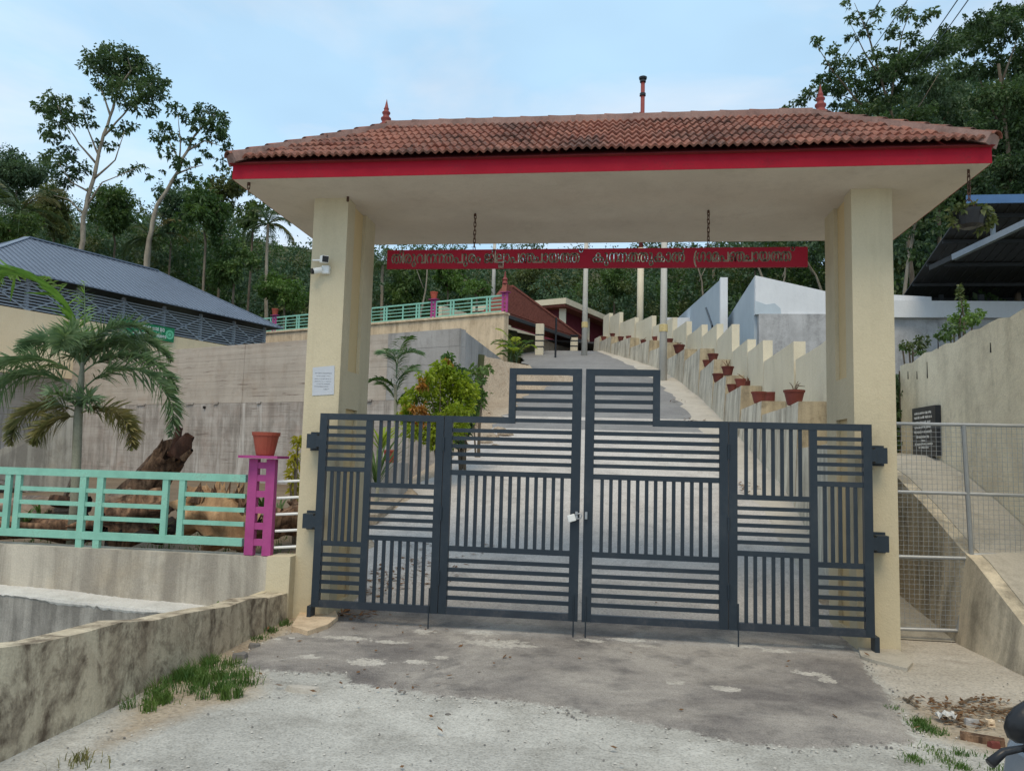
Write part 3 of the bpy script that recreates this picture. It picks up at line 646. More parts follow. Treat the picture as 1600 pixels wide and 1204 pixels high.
gc = {}
def word_polys(word):
    x = 0; res = []; last = 0
    for g, tr in word:
        if g == '@':       # the second member of a stacked pair hangs under the first
            for q in gc['ല']: res.append(np.stack([q[:, 0]*.62+last+.18, q[:, 1]*.5-.30], 1))
            continue
        if g not in gc: gc[g] = glyph_polys(g)
        pl = gc[g]
        if not pl: continue
        xmin = min(q[:, 0].min() for q in pl); xmax = max(q[:, 0].max() for q in pl)
        if g == 'ി': ox = x-.26
        elif g == '്': ox = x-.12
        else: ox = x+tr
        sy = 1.0
        for q in pl: res.append(np.stack([q[:, 0]-xmin+ox, q[:, 1]*(1.05 if g == '(' else 1)-(.08 if g == '(' else 0)], 1))
        last = ox
        x = ox+(xmax-xmin)+.07
    return res, x
SX0, SX1, SZ0, SZ1, SY, ST = .583, 4.63, 3.345, 3.535, .50, .028
sgroot = root('hanging_sign', ((SX0+SX1)/2, SY, SZ1), 'long red name board with cut out Malayalam lettering hung under the gateway roof', 'sign')
allp = []
for word, xa, xb in ((W1, 612, 752), (W2, 757, 912), (W3, 926, 1071), (W4, 1084, 1243)):
    ps, wdt = word_polys(word)
    x0 = atY(xa, 408, SY)[0]; x1 = atY(xb, 406, SY)[0]; sc = (x1-x0)/wdt; sz = .092/.57
    allp += [np.stack([q[:, 0]*sc+x0, q[:, 1]*sz+SZ0+.055], 1) for q in ps]
CELL = .0052
nxs, nzs = int(round((SX1-SX0)/CELL)), int(round((SZ1-SZ0)/CELL)); cx_, cz_ = (SX1-SX0)/nxs, (SZ1-SZ0)/nzs
PX, PY = np.meshgrid(SX0+(np.arange(nxs)+.5)*cx_, SZ0+(np.arange(nzs)+.5)*cz_)
hole = winding(allp, PX, PY) if allp else np.zeros(PX.shape, bool)
hole[:2] = hole[-2:] = False; hole[:, :3] = hole[:, -3:] = False
vs_, fs_, mi_ = [], [], []
def sq(a, b, c, d, m): k = len(vs_); vs_.extend([a, b, c, d]); fs_.append((k, k+1, k+2, k+3)); mi_.append(m)
f0, f1 = SY, SY+ST
for j in range(nzs):
    za, zb = SZ0+j*cz_, SZ0+(j+1)*cz_; i = 0
    while i < nxs:
        if hole[j, i]: i += 1; continue
        k = i
        while k < nxs and not hole[j, k]: k += 1
        xa, xb = SX0+i*cx_, SX0+k*cx_
        sq((xa, f0, za), (xb, f0, za), (xb, f0, zb), (xa, f0, zb), 0); sq((xb, f1, za), (xa, f1, za), (xa, f1, zb), (xb, f1, zb), 0)
        if i > 0: sq((xa, f1, za), (xa, f0, za), (xa, f0, zb), (xa, f1, zb), 1)
        else: sq((xa, f1, za), (xa, f0, za), (xa, f0, zb), (xa, f1, zb), 0)
        sq((xb, f0, za), (xb, f1, za), (xb, f1, zb), (xb, f0, zb), 1 if k < nxs else 0)
        i = k
ext = np.pad(hole, ((1, 1), (0, 0)), constant_values=True)
for j in range(nzs+1):
    dff = ext[j] != ext[j+1]; i = 0
    while i < nxs:
        if not dff[i]: i += 1; continue
        k = i
        while k < nxs and dff[k] and ext[j, k] == ext[j, i]: k += 1
        z = SZ0+j*cz_; xa, xb = SX0+i*cx_, SX0+k*cx_; m = 0 if j in (0, nzs) else 1
        if ext[j, i]: sq((xa, f0, z), (xa, f1, z), (xb, f1, z), (xb, f0, z), m)
        else: sq((xa, f0, z), (xb, f0, z), (xb, f1, z), (xa, f1, z), m)
        i = k
me = npmesh('sign_board', np.array(vs_)-WL[sgroot.name], np.array(fs_), [M['redsign'], M['letter_edge']], mi=mi_); link('sign_board', me, sgroot)
# thin standing rims round the letters
rim = MB()
for q in allp:
    n = len(q)
    for i in range(n):
        a, b = q[i], q[(i+1) % n]
        mid = (a+b)/2; ii = int((mid[0]-SX0)/cx_); jj = int((mid[1]-SZ0)/cz_)
        if 2 < ii < nxs-3 and 2 < jj < nzs-3 and hole[jj-2:jj+3, ii-2:ii+3].all(): continue      # an overlap inside the letter
        e = b-a; L = np.linalg.norm(e)
        if L < 1e-6: continue
        nn = np.array([-e[1], e[0]])/L*.0022; e_ = e/L*.001
        pa, pb, pc, pd_ = a-nn-e_, b-nn+e_, b+nn+e_, a+nn-e_
        rim.hexa([(pa[0], SY-.005, pa[1]), (pb[0], SY-.005, pb[1]), (pc[0], SY-.005, pc[1]), (pd_[0], SY-.005, pd_[1]), (pa[0], SY+.01, pa[1]), (pb[0], SY+.01, pb[1]), (pc[0], SY+.01, pc[1]), (pd_[0], SY+.01, pd_[1])])
if rim.n: rim.build('lettering', M['letter_edge'], sgroot)
# chains
def link_mesh():
    mb = MB(); r, h = .011, .016; pts = []
    for k in range(17):
        t = 2*math.pi*k/16; pts.append((r*math.cos(t), 0, math.sin(t)*r+(h if math.sin(t) > 1e-6 else -h if math.sin(t) < -1e-6 else 0)))
    mb.tube(pts, .0042, 6, caps=False); return mb.mesh('chain_link', M['rust'], smooth=True)
LM = link_mesh()
def chain(x, y, z0, z1, label, parts_name='chain_link', name='chain'):
    r_ = root(name, (x, y, z1), label, 'chain', 'rusty chains under the gateway roof')
    n = max(1, int((z1-z0)/.041))
    for i in range(n):
        o = link('chain_link', LM, r_, (0, 0, -.03-(z1-z0)*(i/n))); o.rotation_euler = (rnd.uniform(-.1, .1), rnd.uniform(-.12, .12), (i % 2)*math.pi/2+.5+rnd.uniform(-.2, .2))
        o.scale = (1, 1, (z1-z0)/n/.041)
    MB().tube([(x, y, z1-.03), (x, y, z1+.004)], .008, 6).build('eye_bolt', M['rust'], r_)
chain(1.463, .514, 3.535, ZS, 'rusty chain holding the red name board by its left end')
chain(3.726, .514, 3.535, ZS, 'rusty chain holding the red name board by its right end')
chain(-.439, -.451, 3.80, ZS, 'short end of rusty chain at the left front corner of the soffit')
chain(5.653, -.407, 3.66, ZS, 'rusty chain carrying the hanging planter at the right front corner')
MB().tube([(.34, -.03, ZS+.002), (.34, -.03, ZS-.03), (.345, -.045, ZS-.045)], .012, 8).build('hook', M['rust'], loc=(.34, -.03, ZS-.04), label='small dark iron hook in the soffit above the left pillar', cat='hook')
M['spill0'] = plaster('pale_mortar', (.56, .55, .52), (.64, .63, .60), (.35, .33, .3), .1, .25, .92, bscale=6)
M['plinth'] = plaster('warm_cream_wall', (.80, .64, .42), (.84, .69, .47), (.4, .3, .2), .12, .06, .88, lo=.55)
# ------------------------------------------------------------------ roadside wall, garden wall and railing (left)
mb = MB()
n = 26
for i in range(n):      # top edge crumbles a little
    y0, y1 = -9+8.45*i/n, -9+8.45*(i+1)/n
    f = lambda y: .283+(y+.637)*(-.093)
    j0, j1 = (.012*math.sin(i*2.3)+.008*math.sin(i*5.1)), (.012*math.sin((i+1)*2.3)+.008*math.sin((i+1)*5.1))
    a0, a1 = .006*math.sin(i*1.7), .006*math.sin((i+1)*1.7)
    mb.hexa([(-.15, y0, -.8), (a0+.012, y0, -.05), (a1+.012, y1, -.05), (-.15, y1, -.8), (-.15+a1, y0, f(y0)+j0), (a0, y0, f(y0)+j0), (a1, y1, f(y1)+j1), (-.15+a1, y1, f(y1)+j1)])
mb.hexa([(-.2, -.55, -.8), (.0, -.55, -.05), (.0, -.12, -.05), (-.2, -.12, -.8), (-.2, -.55, .275), (0, -.55, .27), (-.01, -.12, .24), (-.2, -.12, .24)])
mb.build('roadside_wall', M['lowwall'], loc=(0, -3, 0), label='low mildewed roadside wall running from the front towards the left pillar', cat='wall')
gwl = root('garden_wall', (-3, 0, 0), 'grey streaked garden wall carrying the turquoise railing', 'wall')
MB().prism([(-24, -.1, -.8), (-.22, -.1, -.8), (-.22, -.1, .545), (-24, -.1, .575)], (0, .22, 0)).build('upper_wall', M['gardenwall'], gwl)
MB().prism([(-24, -.34, -.9), (-.2, -.34, -.9), (-.2, -.34, .025), (-24, -.34, 1.05), (-24, -.34, .9)][:3]+[(-2.7, -.34, .146), (-24, -.34, .2)], (0, .26, 0)).build('lower_wall', M['drainwall'], gwl)
mb = MB(); rl = np.random.RandomState(4); row = []
for x in np.arange(-6, -.62, .03):
    za = .025+(-.2-x)*.0485; f_ = min(1, (-.55-x)/1.2); h = max(.004, (.028+.016*math.sin(x*3.1)+.012*math.sin(x*8.3)+rl.normal(0, .006))*f_); u_ = .012+.006*math.sin(x*5.)+rl.normal(0, .002)
    row.append([(x, -.3405, za-h), (x, -.352, za-h*.5), (x, -.349, za+u_*.5), (x, -.31, za+u_), (x, -.09, za+u_+.02)])
for a, b in zip(row[:-1], row[1:]):
    mb.add(a+b, [(k, 5+k, 6+k, k+1) for k in range(4)])
mb.build('mortar_ledge', M['spill0'], gwl)
MB().prism([(-.2201, -.115, -.2), (.0, -.115, -.2), (.0, -.115, .56), (-.2201, -.115, .555)], (0, .24, 0)).build('end_pier', M['cream'], gwl)
MB().box(-.26, -.205, -.36, -.08, -.3, .245).build('pier_return', M['cream'], gwl)
mb = MB(); mb.tube([(-.07, -.13, .02), (-.07, -.3, .015)], .05, 12, caps=True); mb.build('drain_pipe', M['hollow_black'], loc=(-.07, -.13, 0), label='dark mouth of a drain pipe at the foot of the left pillar', cat='drain pipe')

def railing(x0, x1, name, label, legs, breaks, gap, y=-.03, zb=.575, zt=1.275, m='turq'):
    rt = root(name, ((x0+x1)/2, y, zb), label, 'railing')
    mb = lambda a, b, c, d, t=.035: MB().box(a, b, y-t/2, y+t/2, c, d)
    mb(x0, x1, zt-.068, zt, .045).build('rail', M[m], rt); mb(x0, x1, zb+.05, zb+.12, .045).build('rail', M[m], rt)
    spans = []; xs = sorted(legs+breaks+gap)
    for x in legs: mb(x-.032, x+.032, zb-.03, zt-.068, .040).build('post', M[m], rt)
    for x in breaks+gap: mb(x-.028, x+.028, zb+.12, zt-.068, .036).build('post', M[m], rt)
    cuts = [x0]
    prs = sorted(gap)
    segs = []; a = x0
    for i in range(0, len(prs), 2): segs.append((a, prs[i])); a = prs[i+1]
    segs.append((a, x1))
    for a, b in segs:
        for k in range(3):
            z = zb+.12+(zt-zb-.188)*(k+1)/4; mb(a, b, z-.02, z+.02, .026).build('bar', M[m], rt)
    return rt
railing(-6.2, -.50, 'railing', 'turquoise painted metal railing along the top of the garden wall', [-5.5, -5.32, -3.85, -3.67, -2.129, -1.952], [], [-4.69, -4.53, -2.918, -2.81, -1.291, -1.125])
def ladder_post(x, y, z, h, w, name, label, m='magenta', nh=6, ax=(1, 0, 0), group=None):
    ax = np.array(ax, float); ay = np.cross((0, 0, 1), ax)
    rt = root(name, (x, y, z), label, 'post', group); c = np.array((x, y, z))
    bt = h-.03
    for s in (-1, 1): MB().obox(c+ax*s*(w/2-w*.16)+np.array((0, 0, bt/2)), ax*w*.17, ay*.03, np.array((0, 0, bt/2))).build('upright', M[m], rt)
    step = bt/nh
    for k in range(nh):
        zz = step*k+step*.62
        if k == nh-1: zz -= .03
        MB().obox(c+np.array((0, 0, zz+step*.18)), ax*w*.17, ay*.026, np.array((0, 0, step*.2))).build('rung', M[m], rt)
    MB().obox(c+np.array((0, 0, h-.012)), ax*w*.75, ay*.13, np.array((0, 0, .012))).build('cap_plate', M[m], rt)
    return rt
ladder_post(-.345, -.03, .55, .905, .25, 'pierced_post', 'magenta pierced post at the right end of the near railing')
def pot_parts(rt, c, r, h, m, soil=True):
    p = [(r*.62, 0), (r*.66, .01), (r*.93, h*.84), (r*1.0, h*.85), (r*1.03, h), (r*.93, h), (r*.9, h*.82), (r*.88, h*.8)]
    MB().lathe(p, c, 18).build('pot_body', M[m], rt, smooth=False)
    if soil: MB().lathe([(r*.885, h*.80), (r*.5, h*.84), (.001, h*.86)], c, 14, caps=False).build('potting_soil', M['soil'], rt)
def pot(loc, r, h, label, m='pot', group=None, name='flower_pot'):
    rt = root(name, loc, label, 'flower pot', group); pot_parts(rt, np.array(loc, float), r, h, m); return rt
pot((-.335, -.03, 1.456), .125, .215, 'red clay pot standing on the near magenta post')
wr = root('white_railing', (-.12, -.02, .56), 'thin white pipe railing between magenta post and left pillar', 'railing')
for k, z in enumerate((.62, .77, .92, 1.07, 1.22)): MB().tube([(-.21, .0, z), (0.01, .05, z+.015)], .012, 8).build('pipe', M['white'], wr)

# ------------------------------------------------------------------ retaining wall of board marked concrete
rw = root('retaining_wall', C1-np.array([0, 0, 2.6]), 'tall board marked concrete retaining wall behind the garden', 'wall')
def onwall(t, z, off=0.): p = C1-E1*t-E2*off; return np.array([p[0], p[1], z])
edges = [0, 2.4, 8.2, 15.5, 24, 34]
for i in range(len(edges)-1):
    a, b = edges[i]+.004, edges[i+1]-.004; o1 = npr.uniform(.0, .018); o2 = .03+npr.uniform(0, .02)
    nb = 4
    for k in range(nb):           # five lifts of shuttering boards make the upper half
        z0, z1 = 2.98+(4.84-2.98)*k/nb, 2.98+(4.84-2.98)*(k+1)/nb-.004; oo = o1+npr.uniform(0, .009)
        MB().prism([onwall(b, z0, oo), onwall(a, z0, oo), onwall(a, z1, oo), onwall(b, z1, oo)], E2*.3).build('wall_lift', M['ret_up'] if i else M['greycon'], rw)
    MB().prism([onwall(b, -.5, o2), onwall(a, -.5, o2), onwall(a, 2.97, o2), onwall(b, 2.97, o2)], E2*.34).build('wall_panel', M['ret_low'], rw)
MB().prism([onwall(-.02, 1., -.02), onwall(-.02, 4.84, -.02), np.array([-1.95, 26.3, 5.75]), np.array([-1.95, 26.3, 3.0])], -E1*.3).build('wing_wall', M['greycon'], rw)
for t, z in ((4.5, 4.05), (4.6, 3.15), (9.9, 2.85)):
    MB().tube([onwall(t, z, .10), onwall(t, z, -.05)], .045, 10).build('weep_hole', M['hollow_black'], rw)
wr_ = np.random.RandomState(12)
for k in range(7):      # ragged drips of slurry along the joint between the two pours
    t = 1.2+k*1.9+wr_.uniform(-.5, .5); w = wr_.uniform(.15, .5); MB().prism([onwall(t+w, 2.93, .085), onwall(t, 2.95, .085), onwall(t-.02, 3.0, .085), onwall(t+w*.5, 2.995, .085), onwall(t+w, 3.0, .085)], E2*.05).build('slurry_lip', M['ret_low'], rw)
# sloping stub wall at the far left of the garden
p0, p1 = atD(-60, 735, 15), atD(112, 640, 17)
MB().prism([(p0[0]-2, p0[1], .2), (p1[0], p1[1], .2), p1, p0, (p0[0]-2, p0[1], p0[2]-.5)], E2*.25).build('sloping_wall', M['gardenwall'], loc=(p0[0], p0[1], .4), label='low sloping concrete wall at the far left behind the palm', cat='wall')

# ------------------------------------------------------------------ upper platform: tan wall and pale railing
pw = root('platform_wall', C2-np.array([0, 0, 2]), 'tan plastered wall of the upper platform under the pale green railing', 'wall')
def onplat(t, z, off=0.): p = C2-E1*t-E2*off; return np.array([p[0], p[1], z])
MB().prism([onplat(26, 4.4), onplat(0, 4.4), onplat(0, 7.86), onplat(26, 7.86)], E2*.4).build('wall_face', M['tan'], pw)
MB().prism([onplat(26, 7.862, .08), onplat(-.05, 7.862, .08), onplat(-.05, 7.96, .08), onplat(26, 7.96, .08)], E2*.5).build('coping', M['tan'], pw)
ur = root('platform_railing', onplat(6, 7.96), 'pale green railing along the edge of the upper platform', 'railing')
H = .80
def pbox(t0, t1, z0, z1, th, nm):
    MB().prism([onplat(t1, z0, -.12+th/2), onplat(t0, z0, -.12+th/2), onplat(t0, z1, -.12+th/2), onplat(t1, z1, -.12+th/2)], E2*th).build(nm, M['turq_pale'], ur)
pbox(.2, 22, 8.70, 8.77, .05, 'rail'); pbox(.2, 22, 7.99, 8.05, .05, 'rail')
for k in range(3): z = 8.05+.65*(k+1)/4; pbox(.2, 22, z-.02, z+.02, .03, 'bar')
t = .8
while t < 21:
    pbox(t, t+.08, 7.96, 8.7, .04, 'post'); pbox(t+.16, t+.24, 7.96, 8.7, .04, 'post'); pbox(t+1.0, t+1.06, 8.05, 8.7, .04, 'post'); t += 2.0
for t, lb in ((.05, 'magenta pierced post at the right end of the upper platform railing'), (4.0, 'magenta pierced post with a pot in the middle of the upper platform railing'), (14.7, 'magenta pierced post of the upper platform railing left of the gateway')):
    p = onplat(t, 7.96, -.12); ladder_post(p[0], p[1], p[2], .92, .3, 'pierced_post', lb, 'magenta', 5, E1, None)
    if t > 1: pot((p[0], p[1], p[2]+.92), .19, .34, 'red clay pot on the middle post of the upper railing' if t < 10 else 'red clay pot on the post of the upper railing left of the gateway', 'pot')

# ------------------------------------------------------------------ open sided shed with blue grey roof (left)
TS = R(21); S1 = np.array([math.cos(TS), -math.sin(TS), 0.]); S2 = np.array([math.sin(TS), math.cos(TS), 0.])
ce = atD(443, 513, 38); W_, HR, LE = 4.2, 2.35, 14.4
sh = root('open_shed', (ce[0], ce[1], 4.7), 'open sided shed with blue grey sheet roof and slatted walls', 'shed')
fr = ce-S2*LE            # near front corner
A_, B_ = fr, ce; C_, D_ = ce-S1*2*W_, fr-S1*2*W_
up = np.array((0, 0, HR)); R0, R1 = fr+S2*W_-S1*W_+up, ce-S2*W_-S1*W_+up
for nm, q in (('roof_slope', (A_, B_, R1, R0)), ('roof_hip', (B_, C_, R1)), ('roof_slope', (C_, D_, R0, R1)), ('roof_hip', (D_, A_, R0))):
    MB().prism(q, (0, 0, -.04)).build(nm, M['blueroof'], sh)
# raised seams of the front slope and of the near hip
mb = MB()
for k in range(1, int(LE/.25)):
    s = k*.25; a = A_+S2*s; f = min(1, s/W_, (LE-s)/W_); b = a-S1*W_*f+up*f; mb.beam(a+np.array((0, 0, .015)), b+np.array((0, 0, .015)), .045, .03)
mb.build('roof_seams', M['blueroof'], sh, kind='stuff')
mb = MB()
for k in range(1, int(2*W_/.25)):
    s = k*.25; a = A_-S1*s; f = min(1, s/W_, (2*W_-s)/W_); b = a+S2*W_*f+up*f; mb.beam(a+np.array((0, 0, .015)), b+np.array((0, 0, .015)), .045, .03)
mb.build('roof_seams', M['blueroof'], sh, kind='stuff')
MB().beam(R0, R1, .3, .06).build('ridge_cap', M['blueroof'], sh)
for a, b in ((R0, A_), (R1, B_)): MB().beam(a, b, .2, .05).build('hip_cap', M['blueroof'], sh)
off = -S1*.55; g0, g1 = fr+S2*.5+off, ce-S2*.7+off
zt, zb_ = ce[2]-.05, 6.30
for s in np.linspace(0, 1, 8):
    p = g0+(g1-g0)*s; MB().beam((p[0], p[1], 4.5), (p[0], p[1], zt), .12, .12, (0, 1, 0)).build('post', M['greysteel'], sh)
nsl = 10
for k in range(nsl):
    z = zb_+.08+(zt-zb_-.25)*k/(nsl-1); a, b = g0.copy(), g1.copy(); a[2] = b[2] = z; MB().beam(a+S1*.07, b+S1*.07, .03, .05).build('slat', M['greysteel'], sh)
    a = g0-S1*.0; b = g0-S1*7.; a[2] = b[2] = z; MB().beam(a-S2*.07, b-S2*.07, .03, .05).build('slat', M['greysteel'], sh)
for s in np.linspace(0, 1, 8)[:-1]:
    a = g0+(g1-g0)*s+S1*.1; b = g0+(g1-g0)*(s+1/7)+S1*.1
    for q in (0, 1): a[2], b[2] = (zb_, zt-.2) if q else (zt-.2, zb_); MB().beam(a, b, .03, .055).build('brace', M['greysteel'], sh)
# near-black walls deep inside, painting the shade of the open shed
p, q = g0-S1*5, g1-S1*5; MB().prism([(p[0], p[1], 4.6), (q[0], q[1], 4.6), (q[0], q[1], 7.4), (p[0], p[1], 7.4)], -S1*.2).build('shade_wall', M['darkin'], sh)
p, q = g1-S1*0, g1-S1*5; MB().prism([(p[0], p[1], 4.6), (q[0], q[1], 4.6), (q[0], q[1], 7.4), (p[0], p[1], 7.4)], S2*.1).build('shade_wall', M['darkin'], sh)
p, q = g0+S1*.16, g1+S1*.16; p = p-S2*3
MB().prism([(p[0], p[1], 4.0), (q[0], q[1], 4.0), (q[0], q[1], zb_), (p[0], p[1], zb_)], -S1*.22).build('plinth_wall', M['plinth'], sh)
# green board on the shed
b0, b1 = g0+S1*.2, None
def onshed(px, py):      # point of the slat plane along a pixel ray
    d = ray(px, py); nrm = S1; t_ = ((g0+S1*.22-EYE)@nrm)/(d@nrm); return EYE+d*t_
q0, q1 = onshed(188, 510), onshed(272, 513); zlo, zhi = onshed(270, 535)[2], onshed(270, 513)[2]
gb = root('green_board', (q0+q1)/2*[1, 1, 0]+[0, 0, zlo], 'green board with white lettering fixed to the slats of the shed', 'sign')
dv = unit((q1-q0)*[1, 1, 0]); Lb = np.linalg.norm((q1-q0)*[1, 1, 0])
P3 = lambda s, z, o=0.: np.array([q0[0], q0[1], 0])+dv*s*Lb+np.array([0, 0, zlo+(zhi-zlo)*z])+S1*o
MB().prism([P3(0, 0), P3(1, 0), P3(1, 1), P3(0, 1)], S1*.04).build('board', M['signgreen'], gb)
def marks(rt, f, rows_, mat, seed, nm='lettering', hh=.1):
    r_ = random.Random(seed); mb = MB()
    for (s0, s1, z, h) in rows_:
        s = s0
        while s < s1-.02:
            w = r_.uniform(.018, .045); kind = r_.random()
            a, b = s, min(s1, s+w)
            top = z+h*r_.uniform(.35, .6); bot = z-h*r_.uniform(.35, .6)
            if kind < .75:
                for (u0, u1, v0, v1) in ((a, b, top-h*.22, top), (a, a+(b-a)*.3, bot, top), (b-(b-a)*.3, b, bot+(h*.2 if kind < .3 else 0), top)) + (((a, b, bot, bot+h*.2),) if kind < .4 else ()):
                    mb.prism([f(u0, v0), f(u1, v0), f(u1, v1), f(u0, v1)], f(u0, v0, .004)-f(u0, v0))
            else: mb.prism([f(a, bot), f(a+(b-a)*.5, bot), f(a+(b-a)*.5, top), f(a, top)], f(a, bot, .004)-f(a, bot))
            s = b+r_.uniform(.006, .014)+(.02 if r_.random() < .15 else 0)
    return mb.build(nm, M[mat], rt)
fS = lambda s, z, o=0.: P3(s, z, .042+o)
marks(gb, fS, [(.30, .80, .74, .22), (.22, .86, .28, .2)], 'white', 3); marks(gb, fS, [(.40, .78, .5, .1)], 'signmint', 5)
c = P3(.91, .5, .042); mb = MB(); rr = .34*(zhi-zlo)
for k in range(16):
    t0, t1 = 2*math.pi*k/16, 2*math.pi*(k+1)/16; e = lambda t, r: c+dv*r*math.cos(t)+np.array((0, 0, r*math.sin(t)))
    mb.prism([e(t0, rr), e(t1, rr), e(t1, rr*.55), e(t0, rr*.55)], S1*.006)
mb.build('emblem', M['signmint'], gb)
mb = MB(); mb.prism([c+dv*rr*.4*math.cos(t)+np.array((0, 0, rr*.4*math.sin(t))) for t in np.linspace(0, 2*math.pi, 13)[:-1]], S1*.005); mb.build('emblem', M['signmint'], gb)

# ------------------------------------------------------------------ pavilion at the head of the drive, flat roofed building, dark hall
pa = np.array(atD(790, 487, 36)); e_far = pa+E2*9.5
pv = root('pavilion', (pa[0], pa[1], 7), 'open pavilion with old red tiled hip roof and cream columns atop the drive', 'pavilion')
ze = pa[2]; wv = 6.5; cA = pa-E1*.2; cB = e_far-E1*.2; cC = cB-E1*1.2; cD = cA-E1*1.2
apx = atD(789, 443, 36.9); ap2 = apx+E2*1.2
def flat(p): p = np.array(p); p[2] = ze; return p
cA, cB, cC, cD = map(flat, (cA, cB, cC, cD))
rr_ = [apx, apx+E2*2.2*0+E2*.6]
for q in ((cA, cB, rr_[1], rr_[0]), (cB, cC, rr_[1]), (cC, cD, rr_[0], rr_[1]), (cD, cA, rr_[0])): MB().prism(q, (0, 0, -.1)).build('roof_slope', M['redroof'], pv)
mb = MB()
for k in range(1, 22):
    f = k/22; a, b = cA+(rr_[0]-cA)*f, cB+(rr_[1]-cB)*f; mb.beam(a+np.array((0, 0, .03)), b+np.array((0, 0, .03)), .10, .05)
mb.build('tile_courses', M['redroof'], pv, kind='stuff')
MB().beam(cA, rr_[0], .22, .1).build('hip_cap', M['redroof'], pv); MB().beam(cB, rr_[1], .22, .1).build('hip_cap', M['redroof'], pv)
MB().lathe([(.14, 0), (.10, .12), (.14, .2), (.07, .3), (.01, .62)], apx+np.array((0, 0, .0)), 10).build('finial', M['chimney_red'], pv)
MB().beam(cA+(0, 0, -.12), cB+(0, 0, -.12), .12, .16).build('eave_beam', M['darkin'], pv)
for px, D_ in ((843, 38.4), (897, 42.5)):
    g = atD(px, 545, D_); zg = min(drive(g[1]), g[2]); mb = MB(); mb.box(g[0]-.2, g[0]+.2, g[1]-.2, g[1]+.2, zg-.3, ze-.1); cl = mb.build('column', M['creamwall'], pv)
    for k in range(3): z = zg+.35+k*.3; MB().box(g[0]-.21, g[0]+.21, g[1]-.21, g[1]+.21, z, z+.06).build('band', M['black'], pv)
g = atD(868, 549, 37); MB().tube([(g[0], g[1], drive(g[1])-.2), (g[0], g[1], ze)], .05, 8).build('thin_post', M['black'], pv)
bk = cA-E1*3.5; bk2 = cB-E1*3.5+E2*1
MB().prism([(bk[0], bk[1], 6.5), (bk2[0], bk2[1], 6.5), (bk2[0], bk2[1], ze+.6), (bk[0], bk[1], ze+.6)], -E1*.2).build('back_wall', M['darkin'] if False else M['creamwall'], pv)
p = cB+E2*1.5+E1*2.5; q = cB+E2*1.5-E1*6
MB().prism([(p[0], p[1], 6.8), (q[0], q[1], 6.8), (q[0], q[1], ze+.2), (p[0], p[1], ze+.2)], E2*.2).build('shade_wall', M['darkin'], pv)  # near-black wall painting the shade behind the columns
p = cB+E1*.2+E2*-1.0; q = cB+E1*.2+E2*1.5
MB().prism([(cB-E1*2-E2*3)*[1, 1, 0]+[0, 0, ze-.25], (cB+E1*2.6-E2*.5)*[1, 1, 0]+[0, 0, ze-.45], (cB+E1*2.6+E2*2)*[1, 1, 0]+[0, 0, ze-.45], (cB-E1*2+E2*2)*[1, 1, 0]+[0, 0, ze-.25]], (0, 0, .08)).build('lean_to_roof', M['darkroof'], pv)

fb = root('flat_roof_building', atD(884, 500, 47)*[1, 1, 0]+[0, 0, 7.6], 'maroon walled building with cream flat roof and cream columns', 'building')
k0 = atD(884, 474, 47); z0 = k0[2]
fl = lambda p, z: np.array([p[0], p[1], z])
kr = k0+E2*9.0; kl = k0-E1*7
# roof slab: fascia corner towards the camera
MB().prism([fl(k0, z0), fl(kr, z0), fl(kr-E1*7, z0), fl(kl, z0)], (0, 0, .36)).build('roof_slab', M['creamwall'], fb)
MB().prism([fl(k0-E1*.1+E2*.1, z0-.14), fl(kr-E1*.1, z0-.14), fl(kr-E1*6, z0-.14), fl(kl+E2*.1, z0-.14)], (0, 0, .139)).build('soffit', M['redroof'], fb)
w0 = k0-E1*.9+E2*.9; w1 = kr-E1*.9-E2*.2; w2 = kl+E2*.9
MB().prism([fl(w0, 7), fl(w1, 7), fl(w1-E1*5, 7), fl(w2, 7)], (0, 0, z0-.15-7)).build('wall', M['maroon'], fb)
for s in (.0, .45, .98):
    p = w0+(w1-w0)*s+E1*.25; MB().beam(fl(p, 7), fl(p, z0-.14), .42, .42, (0, 1, 0)).build('column', M['creamwall'], fb)
MB().beam(fl(w2+E1*2.5-E2*.2, 7), fl(w2+E1*2.5-E2*.2, z0-.14), .42, .42, (0, 1, 0)).build('column', M['creamwall'], fb)

# chimney and poles
cb = atD(1000, 505, 47); ct = atD(1008, 106, 47)
chm = root('chimney', (cb[0], cb[1], 7.8), 'tall thin steel chimney, cream below and red above, with a dark ring at its mouth', 'chimney')
zc = atD(1002, 385, 47)[2]
MB().tube([(cb[0], cb[1], 7.5), (cb[0], cb[1], zc)], .20, 14).build('lower_shaft', M['creamwall'], chm, smooth=True)
MB().tube([(cb[0], cb[1], zc), (cb[0], cb[1], ct[2])], .13, 14).build('upper_shaft', M['chimney_red'], chm, smooth=True)
for dz in (-.1, -1.0): MB().lathe([(.14, -.1), (.19, -.08), (.19, .08), (.14, .1)], (cb[0], cb[1], ct[2]+dz), 14).build('flange', M['black'], chm)
MB().lathe([(.14, -.12), (.24, .02), (.26, .14), (.2, .16)], (cb[0], cb[1], ct[2]), 14).build('rim', M['black'], chm)
mb = MB()
for k in range(10): z = zc+(ct[2]-zc)*k/10; mb.box(cb[0]-.2, cb[0]-.13, cb[1]-.05, cb[1]+.05, z, z+.04)
mb.build('rungs', M['chimney_red'], chm, kind='stuff')
